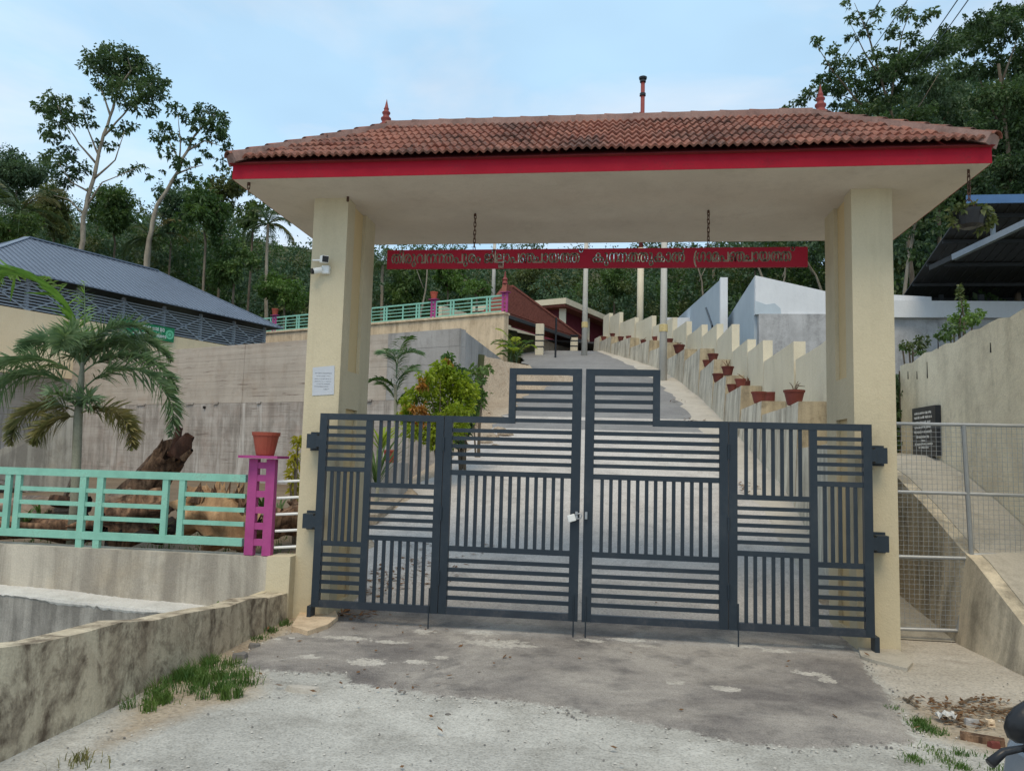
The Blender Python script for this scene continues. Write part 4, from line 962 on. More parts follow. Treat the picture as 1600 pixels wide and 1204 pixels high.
def pole(px, py, D_, wpx, top, label, band=None, conc=True):
    b = atD(px, py, D_); r_ = wpx*D_/F_PX/2; rt = root('utility_pole', (b[0], b[1], drive(b[1])), label, 'pole')
    h = top; MB().tube([(b[0], b[1], b[2]-1.0), (b[0], b[1], b[2]+h)], [r_*1.15, r_*.72], 4 if False else 10).build('pole_shaft', M['polecon'], rt, smooth=True)
    if band:
        z = b[2]+band; MB().lathe([(r_*1.16, -.14), (r_*1.19, -.12), (r_*1.18, .12), (r_*1.13, .14)], (b[0], b[1], z), 10).build('painted_band', M['yellow'], rt)
    MB().lathe([(r_*.75, -.02), (r_*.78, 0), (r_*.3, .05)], (b[0], b[1], b[2]+h), 10).build('pole_cap', M['polecon'], rt)
    return b
pole(1036, 588, 29, 11.5, 7.2, 'thick concrete pole standing beside the stepped planter on the drive', 1.85)
pole(913, 548, 38, 8.5, 6.5, 'slim concrete pole at the top of the drive in front of the dark hall', 1.3)
pole(770, 480, 46, 6.0, 5.5, 'thin pale pole rising behind the upper platform railing')

# ------------------------------------------------------------------ stepped planter and stepped boundary wall (right)
def path_pt(Y, off=0.):
    x = xw(Y); d = unit((xw(Y+.3)-xw(Y-.3), .6, 0)); nrm = np.array([d[1], -d[0], 0]); return np.array([x, Y, 0])+nrm*off
PL = [(5.0, 8.4, 2.45), (8.4, 10.9, 2.72), (10.9, 13.2, 3.26), (13.2, 15.4, 3.75), (15.4, 18.4, 4.45), (18.4, 21.6, 5.2), (21.6, 24.6, 5.65), (24.6, 27.2, 6.35), (27.2, 29.6, 6.85), (29.6, 31.8, 7.35), (31.8, 33.6, 7.75), (33.6, 35, 8.05)]
pt_ = root('stepped_planter', (5.6, 6, 1), 'stained cream stepped planter climbing beside the drive', 'planter')
def strip(rt, nm, mats, y0, y1, off0, off1, zt_, bot, batter=0., nseg=3, end_mat=True):
    mb = MB(); ys_ = np.linspace(y0, y1, nseg+1); rows = []
    for y in ys_:
        a, b = path_pt(y, off0), path_pt(y, off1); zb__ = drive(y)+bot
        rows.append([(a[0]-batter*0, a[1], zb__), (*(a+(b-a)*batter)[:2], zt_), (b[0], b[1], zt_), (b[0], b[1], zb__)])
    for r0, r1 in zip(rows[:-1], rows[1:]):
        for k in range(3): mb.add([r0[k], r1[k], r1[k+1], r0[k+1]], [(0, 1, 2, 3)], 0)
    mb.add(rows[0], [(0, 1, 2, 3)], 1); mb.add(rows[-1], [(3, 2, 1, 0)], 1)
    return mb.build(nm, mats, rt)
for y0, y1, z in PL: strip(pt_, 'step', [M['planter'], M['planter_end']], y0, y1-.01, 0, .52, z, -.15, .14)
strip(pt_, 'step', [M['planter'], M['planter_end']], 1.15, 4.99, 0, .5, 1.75, -.3, .1)
sw_ = root('stepped_wall', (6.1, 6, 1), 'cream stepped boundary wall with level tops behind the planter', 'wall')
TE_ = [(3.5, 4.8, 2.9), (4.9, 7.6, 3.42), (7.75, 10.75, 3.78), (10.8, 12.75, 4.28), (12.8, 15.1, 4.62), (15.15, 18.0, 5.42), (18.05, 20.6, 5.95), (20.7, 23.2, 6.4), (23.3, 25.6, 7.0), (25.7, 28.0, 7.6), (28.1, 30.0, 8.15), (30.1, 31.8, 8.45), (31.9, 33.4, 9.05), (33.5, 35, 9.3)]
for y0, y1, z in TE_: strip(sw_, 'wall_step', [M['creamwall'], M['creamwall']], y0, y1, .53, .74, z, -.2)
# pots on the steps
POTS = [(1241, 631, 27, 'large red clay pot with a dried plant on the lowest visible planter step'), (1206, 637, 24, 'red clay pot at the far end of the lowest visible planter step'), (1186, 618, 20, 'red clay pot in front of the pair on the second planter step'), (1168, 623, 20, 'red clay pot at the outer corner of the second planter step'),
        (1157, 603, 15, 'red clay pot on the third planter step, nearer of its pair'), (1144, 606, 14, 'red clay pot on the third planter step, farther of its pair'), (1137, 586, 16, 'red clay pot on the fourth planter step, nearer of its pair'), (1122, 589, 15, 'red clay pot on the fourth planter step, farther of its pair'),
        (1114, 559, 14, 'red clay pot on the step below the tall narrow wall end'), (1105, 566, 12, 'small red clay pot sunk behind the corner of the fifth planter step'), (1061, 549, 15, 'red clay pot just right of the thick concrete pole'), (1046, 538, 10, 'red clay pot standing highest just right of the thick pole'),
        (1024, 537, 9, 'red clay pot just left of the thick concrete pole'), (1005, 538, 8, 'red clay pot midway along the far planter steps'), (983, 541, 9, 'low red clay pot on the far planter steps'), (970, 530, 8, 'red clay pot third from the top of the planter'), (957, 527, 7, 'red clay pot second from the top of the planter'), (943, 532, 7, 'topmost red clay pot of the planter')]
for i, (px, py, w, lb) in enumerate(POTS):
    best = None          # walk out along the ray until it comes down on a planter step
    for D_ in np.arange(10, 46, .02):
        p = atD(px, py, D_)
        if p[1] < 5.02 or p[1] > 34.9: continue
        st = [z for y0, y1, z in PL if y0 <= p[1] < y1]
        a = path_pt(p[1], .0); dx = (p-a)@unit(path_pt(p[1], 1.)-a)
        if st and .12 < dx < .5:
            e = abs(p[2]-st[0])+ .15*abs(dx-.32)
            if best is None or e < best[0]: best = (e, p, st[0], D_)
    if best is None: continue
    e, p, z, D_ = best; r_ = max(.13, min(.24, 1.2*w*D_/F_PX/2)); rt = pot((p[0], p[1], z), r_, r_*1.45, lb, 'pot_old', 'clay pots along the stepped planter')
    if i in (0, 3, 6, 10, 13):
        mb = MB()
        for k in range(5):
            a = rnd.uniform(0, 6.28); b = np.array([math.cos(a), math.sin(a), 0])*r_*rnd.uniform(.6, 1.6); mb.tube([np.array((p[0], p[1], z+r_*1.2)), np.array((p[0], p[1], z+r_*1.9))+b*.4, np.array((p[0], p[1], z+r_*rnd.uniform(1.7, 2.6)))+b], [.012, .01, .004], 5)
        mb.build('dried_plant', M['dryleaf'] if i else M['bark'], rt)

# parapets coloured blue on shaded sides and white on lit fronts, rough rendered wall
def slab_y(x0, x1, y0, y1, prof0, prof1): pass
bw = root('blue_parapet_wall', (7.5, 22, 4), 'pale blue plastered parapet rising to a pointed corner, its lit front coloured white', 'wall')
a0 = atX(1178, 433, 7.5); a1 = atX(1118, 527, 7.5)
MB().prism([(7.5, a0[1], 4), (7.5, a1[1], 4), (7.5, a1[1], a1[2]), (7.5, a0[1], a0[2])], (.25, 0, 0)).build('side_wall', M['blue_wall'], bw)
yA = a0[1]
r1 = atY(1285, 457, yA); r2 = atY(1400, 466, yA); rz1 = atY(1240, 493, yA)[2]
MB().prism([(7.503, yA, rz1), (r2[0]+1, yA, rz1), (r2[0]+1, yA, r2[2]), (r1[0], yA, r1[2]), (7.503, yA, a0[2]+.004)], (0, -.24, 0)).build('front_wall', M['white_wall'], bw)
pb = [atY(x, y, yA) for x, y in ((1176, 472), (1195, 478), (1208, 476), (1217, 484), (1218, 493), (1176, 493))]
MB().prism([(max(p[0], 7.49), yA-.241, p[2]) for p in pb], (0, -.01, 0)).build('paint_patch', M['blue_wall'], bw)
rb = root('rendered_wall', (8, yA, 4), 'rough grey rendered wall below the white fronted parapet', 'wall')
MB().prism([(7.6, yA-.02, 3), (20, yA-.02, 3), (20, yA-.02, rz1-.002), (7.6, yA-.02, rz1-.002)], (0, -.30, 0)).build('wall_face', M['block'], rb)
g0_ = atY(1397, 470, yA-.4); g1_ = atY(1600, 474, yA-.4); gz = atY(1480, 497, yA-.4)[2]
MB().prism([(g0_[0]-1.5, yA-.33, gz), (g1_[0]+6, yA-.33, gz), (g1_[0]+6, yA-.33, g1_[2]), (g0_[0]-1.5, yA-.33, g0_[2])], (0, -.2, 0)).build('band_beam', M['white_wall'], rb)
b0_ = atX(1124, 438, 7.0); b1_ = atX(1040, 515, 7.0); bt_ = atX(1124, 515, 7.0)
bw2 = root('blue_stair_wall', (7, b0_[1], 5), 'pale blue sloping wall with a white end post farther up the hill', 'wall')
MB().prism([(7, b0_[1], 5), (7, b1_[1]*.78, 5), (7, b1_[1]*.78, b0_[2]+(b1_[2]-b0_[2])*.62), (7, b0_[1], b0_[2])], (.25, 0, 0)).build('side_wall', M['blue_wall'], bw2)
MB().box(7.0, 7.28, b0_[1]-.3, b0_[1]-.002, 5, b0_[2]+.05).build('end_post', M['white_wall'], bw2)
MB().tube([(6.98, b0_[1]+4.1, b0_[2]-.3), (6.975, b0_[1]+1.9, b0_[2]-1.5), (6.97, b0_[1]+1.7, b0_[2]-2.2)], .05, 6).build('waste_pipe', M['black'], bw2)
c0 = atD(1048, 496, 42); MB().box(c0[0]-.3, c0[0]+2.5, c0[1], c0[1]+2, 6, c0[2]).build('low_white_block', M['white_wall'], loc=(c0[0], c0[1], 6), label='low white block showing beside the thick pole', cat='building')

# ------------------------------------------------------------------ ramp, tall cream wall, plaque, mesh gate (far right)
rp = root('ramp', (6.2, .5, 0), 'sloping concrete ramp on a stained retaining wall right of the gateway', 'ramp')
RY = [-3.2, -1.35, -.41, .34, .586, 1.38, 2.09, 3.0, 5.2]; RZ_ = [-.4, -.05, .355, .72, .80, 1.137, 1.40, 1.62, 1.70]
mb = MB(); ms = MB()
for y0, y1, z0, z1 in zip(RY[:-1], RY[1:], RZ_[:-1], RZ_[1:]):
    mb.hexa([(5.72+.06, y0, -.4), (6.06, y0, -.4), (6.06, y1, -.4), (5.78, y1, -.4), (5.94, y0, z0), (6.06, y0, z0), (6.06, y1, z1), (5.94, y1, z1)])
    ms.hexa([(6.061, y0, -.4), (6.64, y0, -.4), (6.64, y1, -.4), (6.061, y1, -.4), (6.061, y0, z0+.006), (6.64, y0, z0+.05), (6.64, y1, z1+.05), (6.061, y1, z1+.006)])
mb.build('retaining_face', M['rampwall'], rp); ms.build('ramp_surface', M['path'], rp)
tw = root('compound_wall', (6.75, 2, 0), 'tall weathered cream compound wall at the far right', 'wall')
tp = []
yy = np.linspace(3.95, -4, 40)
for i, y in enumerate(yy): tp.append((6.65, y, np.interp(y, [-4, .73, 2.05, 3.84], [3.10, 3.03, 2.97, 2.86])+.018*math.sin(i*2.1)+.012*math.sin(i*5.3)))
MB().prism([(6.65, -4, -.3), (6.65, 3.95, -.3)]+tp, (.22, 0, 0)).build('wall_face', M['tallwall'], tw)
for (px, py, h) in ((1419, 586, .05), (1433, 586, .05), (1449, 578, .10), (1548, 543, .05), (1466, 537, .06)):
    p = atX(px, py, 6.65); MB().prism([(6.652, p[1]+.012, p[2]-h), (6.652, p[1]-.012, p[2]-h), (6.652, p[1]-.003, p[2]+h), (6.652, p[1]+.006, p[2]+h)], (-.006, 0, 0)).build('gouge', M['hollow_black'], tw)
q = [atX(x, y, 6.6) for x, y in ((1427, 640), (1463, 633), (1465, 713), (1430, 708))]
py0, py1 = q[1][1], q[0][1]; pz0, pz1 = 1.66, 2.25
gp = root('plaque', (6.6, (py0+py1)/2, pz0), 'black granite plaque with pale lines of lettering on the compound wall', 'plaque')
MB().box(6.585, 6.649, py0, py1, pz0, pz1).build('slab', M['granite'], gp)
fG = lambda s, z, o=0.: np.array([6.5845-o, py1+(py0-py1)*s, pz0+(pz1-pz0)*z])
marks(gp, fG, [(.12, .84, .88, .05), (.1, .86, .79, .055), (.16, .8, .69, .05), (.12, .82, .59, .05), (.1, .84, .49, .05), (.2, .72, .39, .05), (.42, .58, .31, .04), (.12, .88, .24, .045), (.28, .7, .17, .04)], 'white', 9)
# mesh gate
mg_ = root('mesh_gate', (5.6, .5, .1), 'galvanised wire mesh gate closing the side path', 'gate')
yM = .5
def mt(a, b, r_=.016, nm='frame_bar'): MB().tube([(a[0], yM, a[1]), (b[0], yM, b[1])], r_, 8).build(nm, M['steel'], mg_)
TX0, TXP, TX1 = 5.235, 5.95, 7.0
mt((TX0, 1.9), (6.645, 1.905)); mt((TX0, 1.292), (6.645, 1.295)); mt((TX0, .72), (6.0, .733)); mt((TX0, .095), (5.86, .11)); mt((6.0, .76), (5.86, .11), .02)
mt((TXP, 1.9), (5.985, .76), .02, 'post'); mt((5.245, 1.9), (5.245, .09)); mt((6.0, .765), (6.645, .79))
wm = MB()
x = TX0+.02
while x < 6.63:
    zlo_ = .1 if x < 5.86 else (.1+(x-5.86)/.14*.64 if x < 6.0 else .80)
    wm.beam((x, yM, zlo_), (x, yM, 1.9), .0028, .0028, (0, 1, 0)); x += .042
z = .11
while z < 1.9:
    x1 = 6.64 if z > .8 else (6.0 if z > .74 else 5.86+(z-.1)/.64*.14); wm.beam((TX0, yM+.003, z), (x1, yM+.003, z), .0028, .0028); z += .042
wm.build('wire_mesh', M['steel'], mg_, kind='stuff')

# dark lean-to roof at upper right
lo0 = atD(1408, 468, 27); hi0 = atD(1515, 313, 19.5)
lz, hz = lo0[2], hi0[2]; xL_lo, yLo = lo0[0], lo0[1]; xL_hi, yHi = hi0[0], hi0[1]
st_ = root('lean_to_shed', (xL_lo, yLo, 4), 'dark sheet roofed lean-to with blue edge trim above the compound wall', 'shed')
Q = [np.array(p) for p in ((xL_lo, yLo, lz), (xL_lo+16, yLo, lz), (xL_hi+16, yHi, hz), (xL_hi, yHi, hz))]
MB().prism(Q, (0, 0, .05)).build('roof_sheet', M['darkroof'], st_)
upn = Q[3]-Q[0]
mb = MB()
for k in range(60):
    a = Q[0]+np.array((k*.27, 0, -.01)); mb.beam(a, a+upn, .05, .03)
mb.build('sheet_ribs', M['darkroof'], st_, kind='stuff')
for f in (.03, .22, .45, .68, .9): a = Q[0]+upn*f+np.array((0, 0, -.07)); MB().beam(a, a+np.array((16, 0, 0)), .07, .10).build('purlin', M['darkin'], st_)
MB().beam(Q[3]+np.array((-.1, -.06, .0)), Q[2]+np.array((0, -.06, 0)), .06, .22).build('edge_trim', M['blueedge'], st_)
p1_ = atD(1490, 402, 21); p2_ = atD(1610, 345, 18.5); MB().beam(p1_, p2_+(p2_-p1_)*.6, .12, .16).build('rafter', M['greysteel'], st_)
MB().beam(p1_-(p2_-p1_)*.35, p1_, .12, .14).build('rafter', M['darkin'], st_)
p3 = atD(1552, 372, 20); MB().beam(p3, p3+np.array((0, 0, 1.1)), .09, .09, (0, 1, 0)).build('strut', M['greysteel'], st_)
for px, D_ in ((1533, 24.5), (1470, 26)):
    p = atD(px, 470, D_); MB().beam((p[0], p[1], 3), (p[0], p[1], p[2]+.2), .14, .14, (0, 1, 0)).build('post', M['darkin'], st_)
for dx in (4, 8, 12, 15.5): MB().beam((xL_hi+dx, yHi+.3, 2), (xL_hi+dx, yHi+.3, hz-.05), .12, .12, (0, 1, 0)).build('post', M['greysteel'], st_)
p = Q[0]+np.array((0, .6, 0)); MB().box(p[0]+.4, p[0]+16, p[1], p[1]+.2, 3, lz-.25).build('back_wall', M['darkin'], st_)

# ------------------------------------------------------------------ small fittings
cm = root('security_camera', (.155, -.005, 3.2), 'white twin lens security camera on the front of the left pillar', 'camera')
MB().box(.12, .195, -.05, -.001, 3.165, 3.245).build('base_plate', M['white'], cm, bevel=.01)
c = np.array((.16, -.085, 3.29)); d = unit((.55, -.80, -.16)); s = unit(np.cross(d, (0, 0, 1))); u = np.cross(s, d)
hd = MB().obox(c, d*.045, s*.034, u*.034).build('camera_head', M['white'], cm, bevel=.008); MB().obox(c+d*.047, d*.004, s*.028, u*.028).build('lens_face', M['black'], cm)
MB().tube([c-d*.02-s*0, c-np.array((.05, -.03, -.0)), c+np.array((-.13, .05, .005))], .009, 8).build('antenna', M['white'], cm)
c2 = np.array((.085, -.075, 3.185)); d2 = unit((-.75, -.55, -.28)); s2 = unit(np.cross(d2, (0, 0, 1))); u2 = np.cross(s2, d2)
MB().tube([c2-d2*.05, c2+d2*.03], .028, 12).build('camera_barrel', M['white'], cm, smooth=False); MB().tube([c2+d2*.031, c2+d2*.05], .027, 12).build('lens_hood', M['black'], cm)
MB().tube([np.array((.15, -.03, 3.205)), c2-d2*.03], .012, 8).build('arm', M['white'], cm)
nt0 = root('notice', (.185, -.002, 2.08), 'faded white paper notice pasted on the left pillar', 'notice')
qa = [atY(x, y, 0) for x, y in ((489, 574), (523, 571), (522, 616), (488, 618))]
MB().prism([(p[0], -.002, p[2]) for p in qa][::-1], (0, -.003, 0)).build('sheet', M['paper'], nt0)
xa, xb, za, zb2 = qa[0][0], qa[1][0], qa[3][2], qa[0][2]
fN = lambda s, z, o=0.: np.array([xa+(xb-xa)*s, -.0055-o*.2, za+(zb2-za)*z])
marks(nt0, fN, [(.12, .9, .80, .028), (.2, .85, .70, .022), (.12, .88, .60, .022), (.12, .9, .51, .022), (.2, .86, .42, .022), (.12, .8, .33, .022), (.55, .8, .24, .03)], 'ink', 21)
# hanging planter below the corner chain
hp = root('hanging_planter', (5.653, -.407, 3.40), 'dark hanging planter with trailing plants at the right front corner of the roof', 'planter')
hz0 = 3.42
MB().lathe([(.05, 0), (.10, .02), (.125, .12), (.128, .14), (.11, .14), (.10, .10)], (5.653, -.407, hz0), 14).build('bowl', M['black'], hp)
for k in range(3):
    a = 2.1*k+.4; MB().tube([(5.653, -.407, hz0+.25), (5.653+.12*math.cos(a), -.407+.12*math.sin(a), hz0+.13)], .004, 5).build('hanger_wire', M['rust'], hp)
# overhead cables
for i, (xa, ya, xb, yb) in enumerate(((1392, -40, 1336, 56), (1430, -30, 1368, 62), (1508, -30, 1432, 84), (1525, -30, 1452, 76))):
    p, q = atD(xa, ya, 14), atD(xb, yb, 24); d = q-p; a, b = p-d*1.6, q+d*2.2
    pts_ = [a+(b-a)*t-np.array((0, 0, .5*4*t*(1-t)*.35)) for t in np.linspace(0, 1, 14)]
    tag(MB().tube(pts_, .012, 5).build('overhead_cable', M['black'], loc=p), ['leftmost of the four overhead cables crossing the upper right sky', 'second overhead cable from the left in the upper right sky', 'third overhead cable from the left in the upper right sky', 'rightmost of the four overhead cables in the upper right sky'][i], 'cable', 'overhead cables')
# ------------------------------------------------------------------ plants
def rdirs(n, rs): v = rs.normal(size=(n, 3)); return v/np.linalg.norm(v, axis=1)[:, None]
def leaf_quads(p, ax, L, W, rs, droop=.25):
    """one four-cornered leaf per point: base, two shoulders, tip"""
    n = len(p); r = rdirs(n, rs); s = np.cross(ax, r); s /= np.maximum(np.linalg.norm(s, axis=1), 1e-6)[:, None]
    L = (L*rs.uniform(.7, 1.3, n))[:, None]; W = (W*rs.uniform(.75, 1.25, n))[:, None]
    mid = p+ax*L*.48; tip = p+ax*L-np.array([0, 0, 1])*L*droop
    V = np.empty((n, 4, 3)); V[:, 0] = p; V[:, 1] = mid+s*W/2; V[:, 2] = tip; V[:, 3] = mid-s*W/2
    return V.reshape(-1, 3)
def clump_leaves(c, Rv, n, L, W, rs, spray=9, sub=.2, hollow=.55):
    c = np.array(c, float); Rv = np.array(Rv, float); m = max(1, n//spray)
    d = rdirs(m, rs); d[:, 2] = d[:, 2]*.9+.12
    q = c+d*Rv*(hollow+(1-hollow)*rs.uniform(0, 1, m)**.6)[:, None]*rs.uniform(.75, 1.12, m)[:, None]
    q = np.repeat(q, spray, 0); d = np.repeat(d, spray, 0)
    p = q+rs.normal(size=q.shape)*Rv*sub*.5
    ax = d*.5+rdirs(len(p), rs)*.9+np.array([0, 0, -.12]); ax /= np.linalg.norm(ax, axis=1)[:, None]
    return leaf_quads(p, ax, L, W, rs)
def quads_obj(name, V, mat, parent=None, loc=(0, 0, 0), **t):
    V = np.asarray(V); pl = WL[parent.name] if parent is not None else np.array(loc, float)
    F = np.arange(len(V)).reshape(-1, 4); me = npmesh(name, V-pl, F, mat)
    o = link(name, me, parent, (0, 0, 0) if parent is not None else tuple(pl)); return tag(o, **t)
def rough_limb(mb, pts, r0, r1, n=7, rs=None, jit=.08):
    pts = [np.array(p, float) for p in pts]; out = []
    for a, b in zip(pts[:-1], pts[1:]):
        for k in range(3): out.append(a+(b-a)*k/3)
    out.append(pts[-1]); k = len(out)
    for i in range(1, k-1): out[i] = out[i]+rnd.uniform(-1, 1)*np.array((.25, .1, .05))*r0
    mb.tube(out, [r0+(r1-r0)*(i/(k-1))**.8 for i in range(k)], n, jit=jit)

def pixel_tree(name, label, D, trunk, limbs, clumps, leaf, mat, seed, r0=.2, cover=2.4, group=None, bark='palebark', cat='tree', wr=.5, hollow=.35):
    """a tree standing at distance D; limbs and clumps given where they stand, each with its own depth"""
    rs = np.random.RandomState(seed); b = atD(*trunk[0], D); zg = min(b[2], terr(b[0], b[1]))
    rt = root(name, (b[0], b[1], zg), label, cat, group)
    mb = MB(); pth = [np.array((b[0], b[1], zg-.2))]+[atD(x, y, D) for x, y in trunk]; rough_limb(mb, pth, r0, r0*.35); mb.build('trunk', M[bark], rt, smooth=True)
    mb = MB()
    for l in limbs:
        d0 = rs.uniform(-2, 2); pts = [atD(x, y, D+d0*i/max(1, len(l)-1)) for i, (x, y) in enumerate(l)]; rough_limb(mb, pts, r0*.42, r0*.08, 5)
    if mb.n: mb.build('branches', M[bark], rt, smooth=True)
    Vs = []; sc = D/F_PX
    for cl in clumps:
        x, y, rx, ry = cl[:4]; dd = cl[4] if len(cl) > 4 else rs.uniform(-.7, .7)*(rx+ry)*sc
        c = atD(x, y, D+dd); n = int(cover*math.pi*rx*ry*sc*sc/(leaf*leaf*wr*.55))
        Vs.append(clump_leaves(c, (rx*sc, (rx+ry)/2*sc, ry*sc), max(18, n), leaf, leaf*wr, rs, hollow=hollow))
    quads_obj('crown', np.concatenate(Vs), M[mat], rt); return rt

# -- the two tall trees on the left
pixel_tree('tall_tree', 'tallest tree on the left, pale forked trunk and airy rounded crown against the sky', 46,
  [(127, 395), (131, 340), (143, 290), (152, 250), (163, 210), (176, 170), (188, 130)],
  [[(150, 255), (124, 225), (104, 195), (90, 165)], [(163, 212), (192, 180), (222, 145), (238, 130)], [(172, 180), (158, 140), (148, 105)], [(185, 140), (205, 110), (200, 90)], [(146, 280), (180, 250), (195, 205)], [(140, 300), (112, 285), (92, 255)], [(137, 320), (160, 285), (215, 262)], [(155, 245), (138, 205), (128, 165)], [(131, 335), (108, 312), (84, 305)]],
  [(185, 100, 42, 30), (150, 92, 22, 20), (212, 118, 36, 30), (238, 140, 26, 24), (195, 145, 34, 24), (222, 165, 26, 20), (168, 128, 26, 22), (136, 102, 14, 16), (250, 128, 16, 14), (178, 82, 26, 14), (205, 92, 22, 14),
   (92, 160, 22, 18), (72, 172, 20, 18), (96, 185, 24, 20), (76, 205, 18, 12), (112, 178, 10, 12), (84, 215, 20, 10), (134, 172, 9, 22), (142, 196, 8, 12), (185, 205, 18, 9), (200, 196, 14, 9), (174, 228, 14, 7), (150, 225, 8, 8), (108, 240, 14, 14), (88, 250, 26, 16), (120, 262, 18, 14), (100, 282, 26, 14), (215, 262, 12, 7), (196, 270, 12, 6), (232, 275, 9, 5), (252, 270, 5, 3)],
  .24, 'lf_dark', 21, .18, 3.0)
pixel_tree('slanting_tree', 'tall slanting tree with bare pale trunk left of the gateway roof', 44,
  [(230, 400), (236, 360), (247, 320), (264, 290), (280, 262), (292, 236), (304, 212)],
  [[(280, 262), (282, 220), (278, 180)], [(304, 212), (322, 192), (335, 178)], [(292, 236), (320, 220), (345, 228)], [(284, 255), (265, 225), (255, 205)], [(275, 272), (300, 262), (318, 258)]],
  [(274, 172, 13, 14), (288, 180, 9, 10), (256, 196, 12, 11), (250, 214, 16, 12), (272, 216, 10, 10), (322, 176, 20, 15), (340, 188, 18, 18), (312, 196, 18, 14), (335, 212, 22, 14), (350, 205, 9, 16), (354, 232, 9, 12), (345, 256, 8, 10), (300, 222, 16, 8), (262, 238, 14, 10), (280, 258, 16, 11), (300, 252, 10, 9), (322, 240, 12, 8), (296, 276, 12, 9), (272, 280, 10, 6)],
  .23, 'lf_dark', 22, .17, 3.2)

# -- trees that can be told apart along the wood's edge on the left
def bushy(x, y, rx, ry, D, mat, label, seed, leaf=.24, cover=3.4, name='bushy_tree', group=None):
    rs = np.random.RandomState(seed); cl = []
    for k in range(16):
        a = rs.uniform(0, 6.28); f = rs.uniform(.1, .8); cl.append((x+math.cos(a)*rx*f, y+math.sin(a)*ry*f, rx*rs.uniform(.3, .5), ry*rs.uniform(.28, .45)))
    return pixel_tree(name, label, D, [(x, y+ry*.9), (x+rs.uniform(-5, 5), y+ry*.3), (x+rs.uniform(-8, 8), y-ry*.3)], [[(x, y+ry*.4), (x-rx*.5, y)], [(x, y+ry*.3), (x+rx*.5, y-ry*.2)]], cl, leaf, mat, seed, .09, cover, group, 'bark')
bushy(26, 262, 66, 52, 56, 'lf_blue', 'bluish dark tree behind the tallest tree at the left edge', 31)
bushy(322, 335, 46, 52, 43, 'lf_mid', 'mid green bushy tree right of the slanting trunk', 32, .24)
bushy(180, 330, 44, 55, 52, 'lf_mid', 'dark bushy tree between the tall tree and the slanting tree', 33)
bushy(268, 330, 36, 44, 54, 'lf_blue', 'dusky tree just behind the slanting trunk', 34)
bushy(85, 325, 40, 50, 50, 'lf_olive', 'dark tree standing left of the tallest pale trunk', 36)
bushy(350, 300, 34, 34, 50, 'lf_olive', 'olive tree top just under the left tip of the roof', 37)
bushy(365, 415, 40, 45, 44, 'lf_mid', 'leafy shrubby tree above the right slope of the blue grey roof', 38, .22)
bushy(445, 455, 40, 30, 45, 'lf_light', 'light green shrub above the upper railing left of the gateway', 39, .2)
bushy(745, 452, 30, 14, 42, 'lf_light', 'bright green rounded shrub behind the upper platform railing', 40, .16, 2.6)
bushy(20, 370, 50, 40, 46, 'lf_mid', 'mid green tree behind the blue grey roof at the left edge', 41)

# -- trees on the right
pixel_tree('spreading_tree', 'large open crowned tree reaching over the right end of the tiled roof', 30,
  [(1425, 430), (1415, 330), (1405, 250), (1398, 200), (1385, 150), (1370, 100)],
  [[(1398, 205), (1360, 170), (1320, 150), (1275, 150)], [(1390, 165), (1400, 110), (1410, 50), (1425, 10)], [(1405, 240), (1340, 220), (1280, 200), (1240, 170)], [(1380, 130), (1350, 80), (1330, 40)], [(1370, 100), (1355, 50), (1335, 5)], [(1400, 215), (1440, 160), (1470, 110)], [(1345, 165), (1300, 110), (1275, 70)]],
  [(1278, 65, 14, 10), (1300, 80, 12, 9), (1322, 8, 10, 6), (1336, 30, 14, 10), (1352, 48, 14, 12), (1372, 22, 14, 9), (1390, 50, 16, 12), (1412, 20, 18, 12), (1330, 60, 12, 8), (1308, 100, 18, 13), (1290, 120, 18, 14), (1340, 98, 20, 12), (1368, 85, 16, 12), (1395, 85, 16, 12), (1425, 62, 18, 12), (1440, 30, 16, 12), (1270, 145, 22, 14), (1305, 140, 24, 15), (1340, 135, 24, 14), (1372, 125, 20, 13), (1250, 160, 14, 8), (1232, 168, 12, 6), (1345, 175, 30, 14), (1380, 165, 20, 16), (1310, 168, 22, 10), (1400, 195, 26, 16), (1435, 180, 26, 20), (1290, 190, 26, 14), (1330, 200, 24, 14), (1260, 185, 20, 10), (1400, 150, 24, 16), (1360, 150, 24, 16), (1320, 120, 20, 14), (1425, 125, 18, 12), (1450, 75, 14, 10), (1475, 50, 16, 10), (1385, 225, 26, 12), (1430, 220, 28, 16), (1355, 200, 18, 8), (1460, 20, 10, 8)],
  .16, 'lf_dark', 51, .11, 3.4, bark='bark', hollow=.15)
pixel_tree('round_crowned_tree', 'dense dark round crowned tree behind the open crowned one at right', 36,
  [(1470, 430), (1465, 300), (1462, 200)], [[(1462, 210), (1490, 160)], [(1464, 220), (1430, 170)]],
  [(1458, 110, 34, 30), (1440, 135, 26, 22), (1480, 140, 34, 26), (1462, 165, 36, 22), (1500, 175, 26, 22), (1435, 165, 22, 16), (1485, 200, 34, 22), (1450, 205, 30, 18), (1515, 215, 28, 22)], .19, 'lf_blue', 52, .16, 3.2, bark='bark')
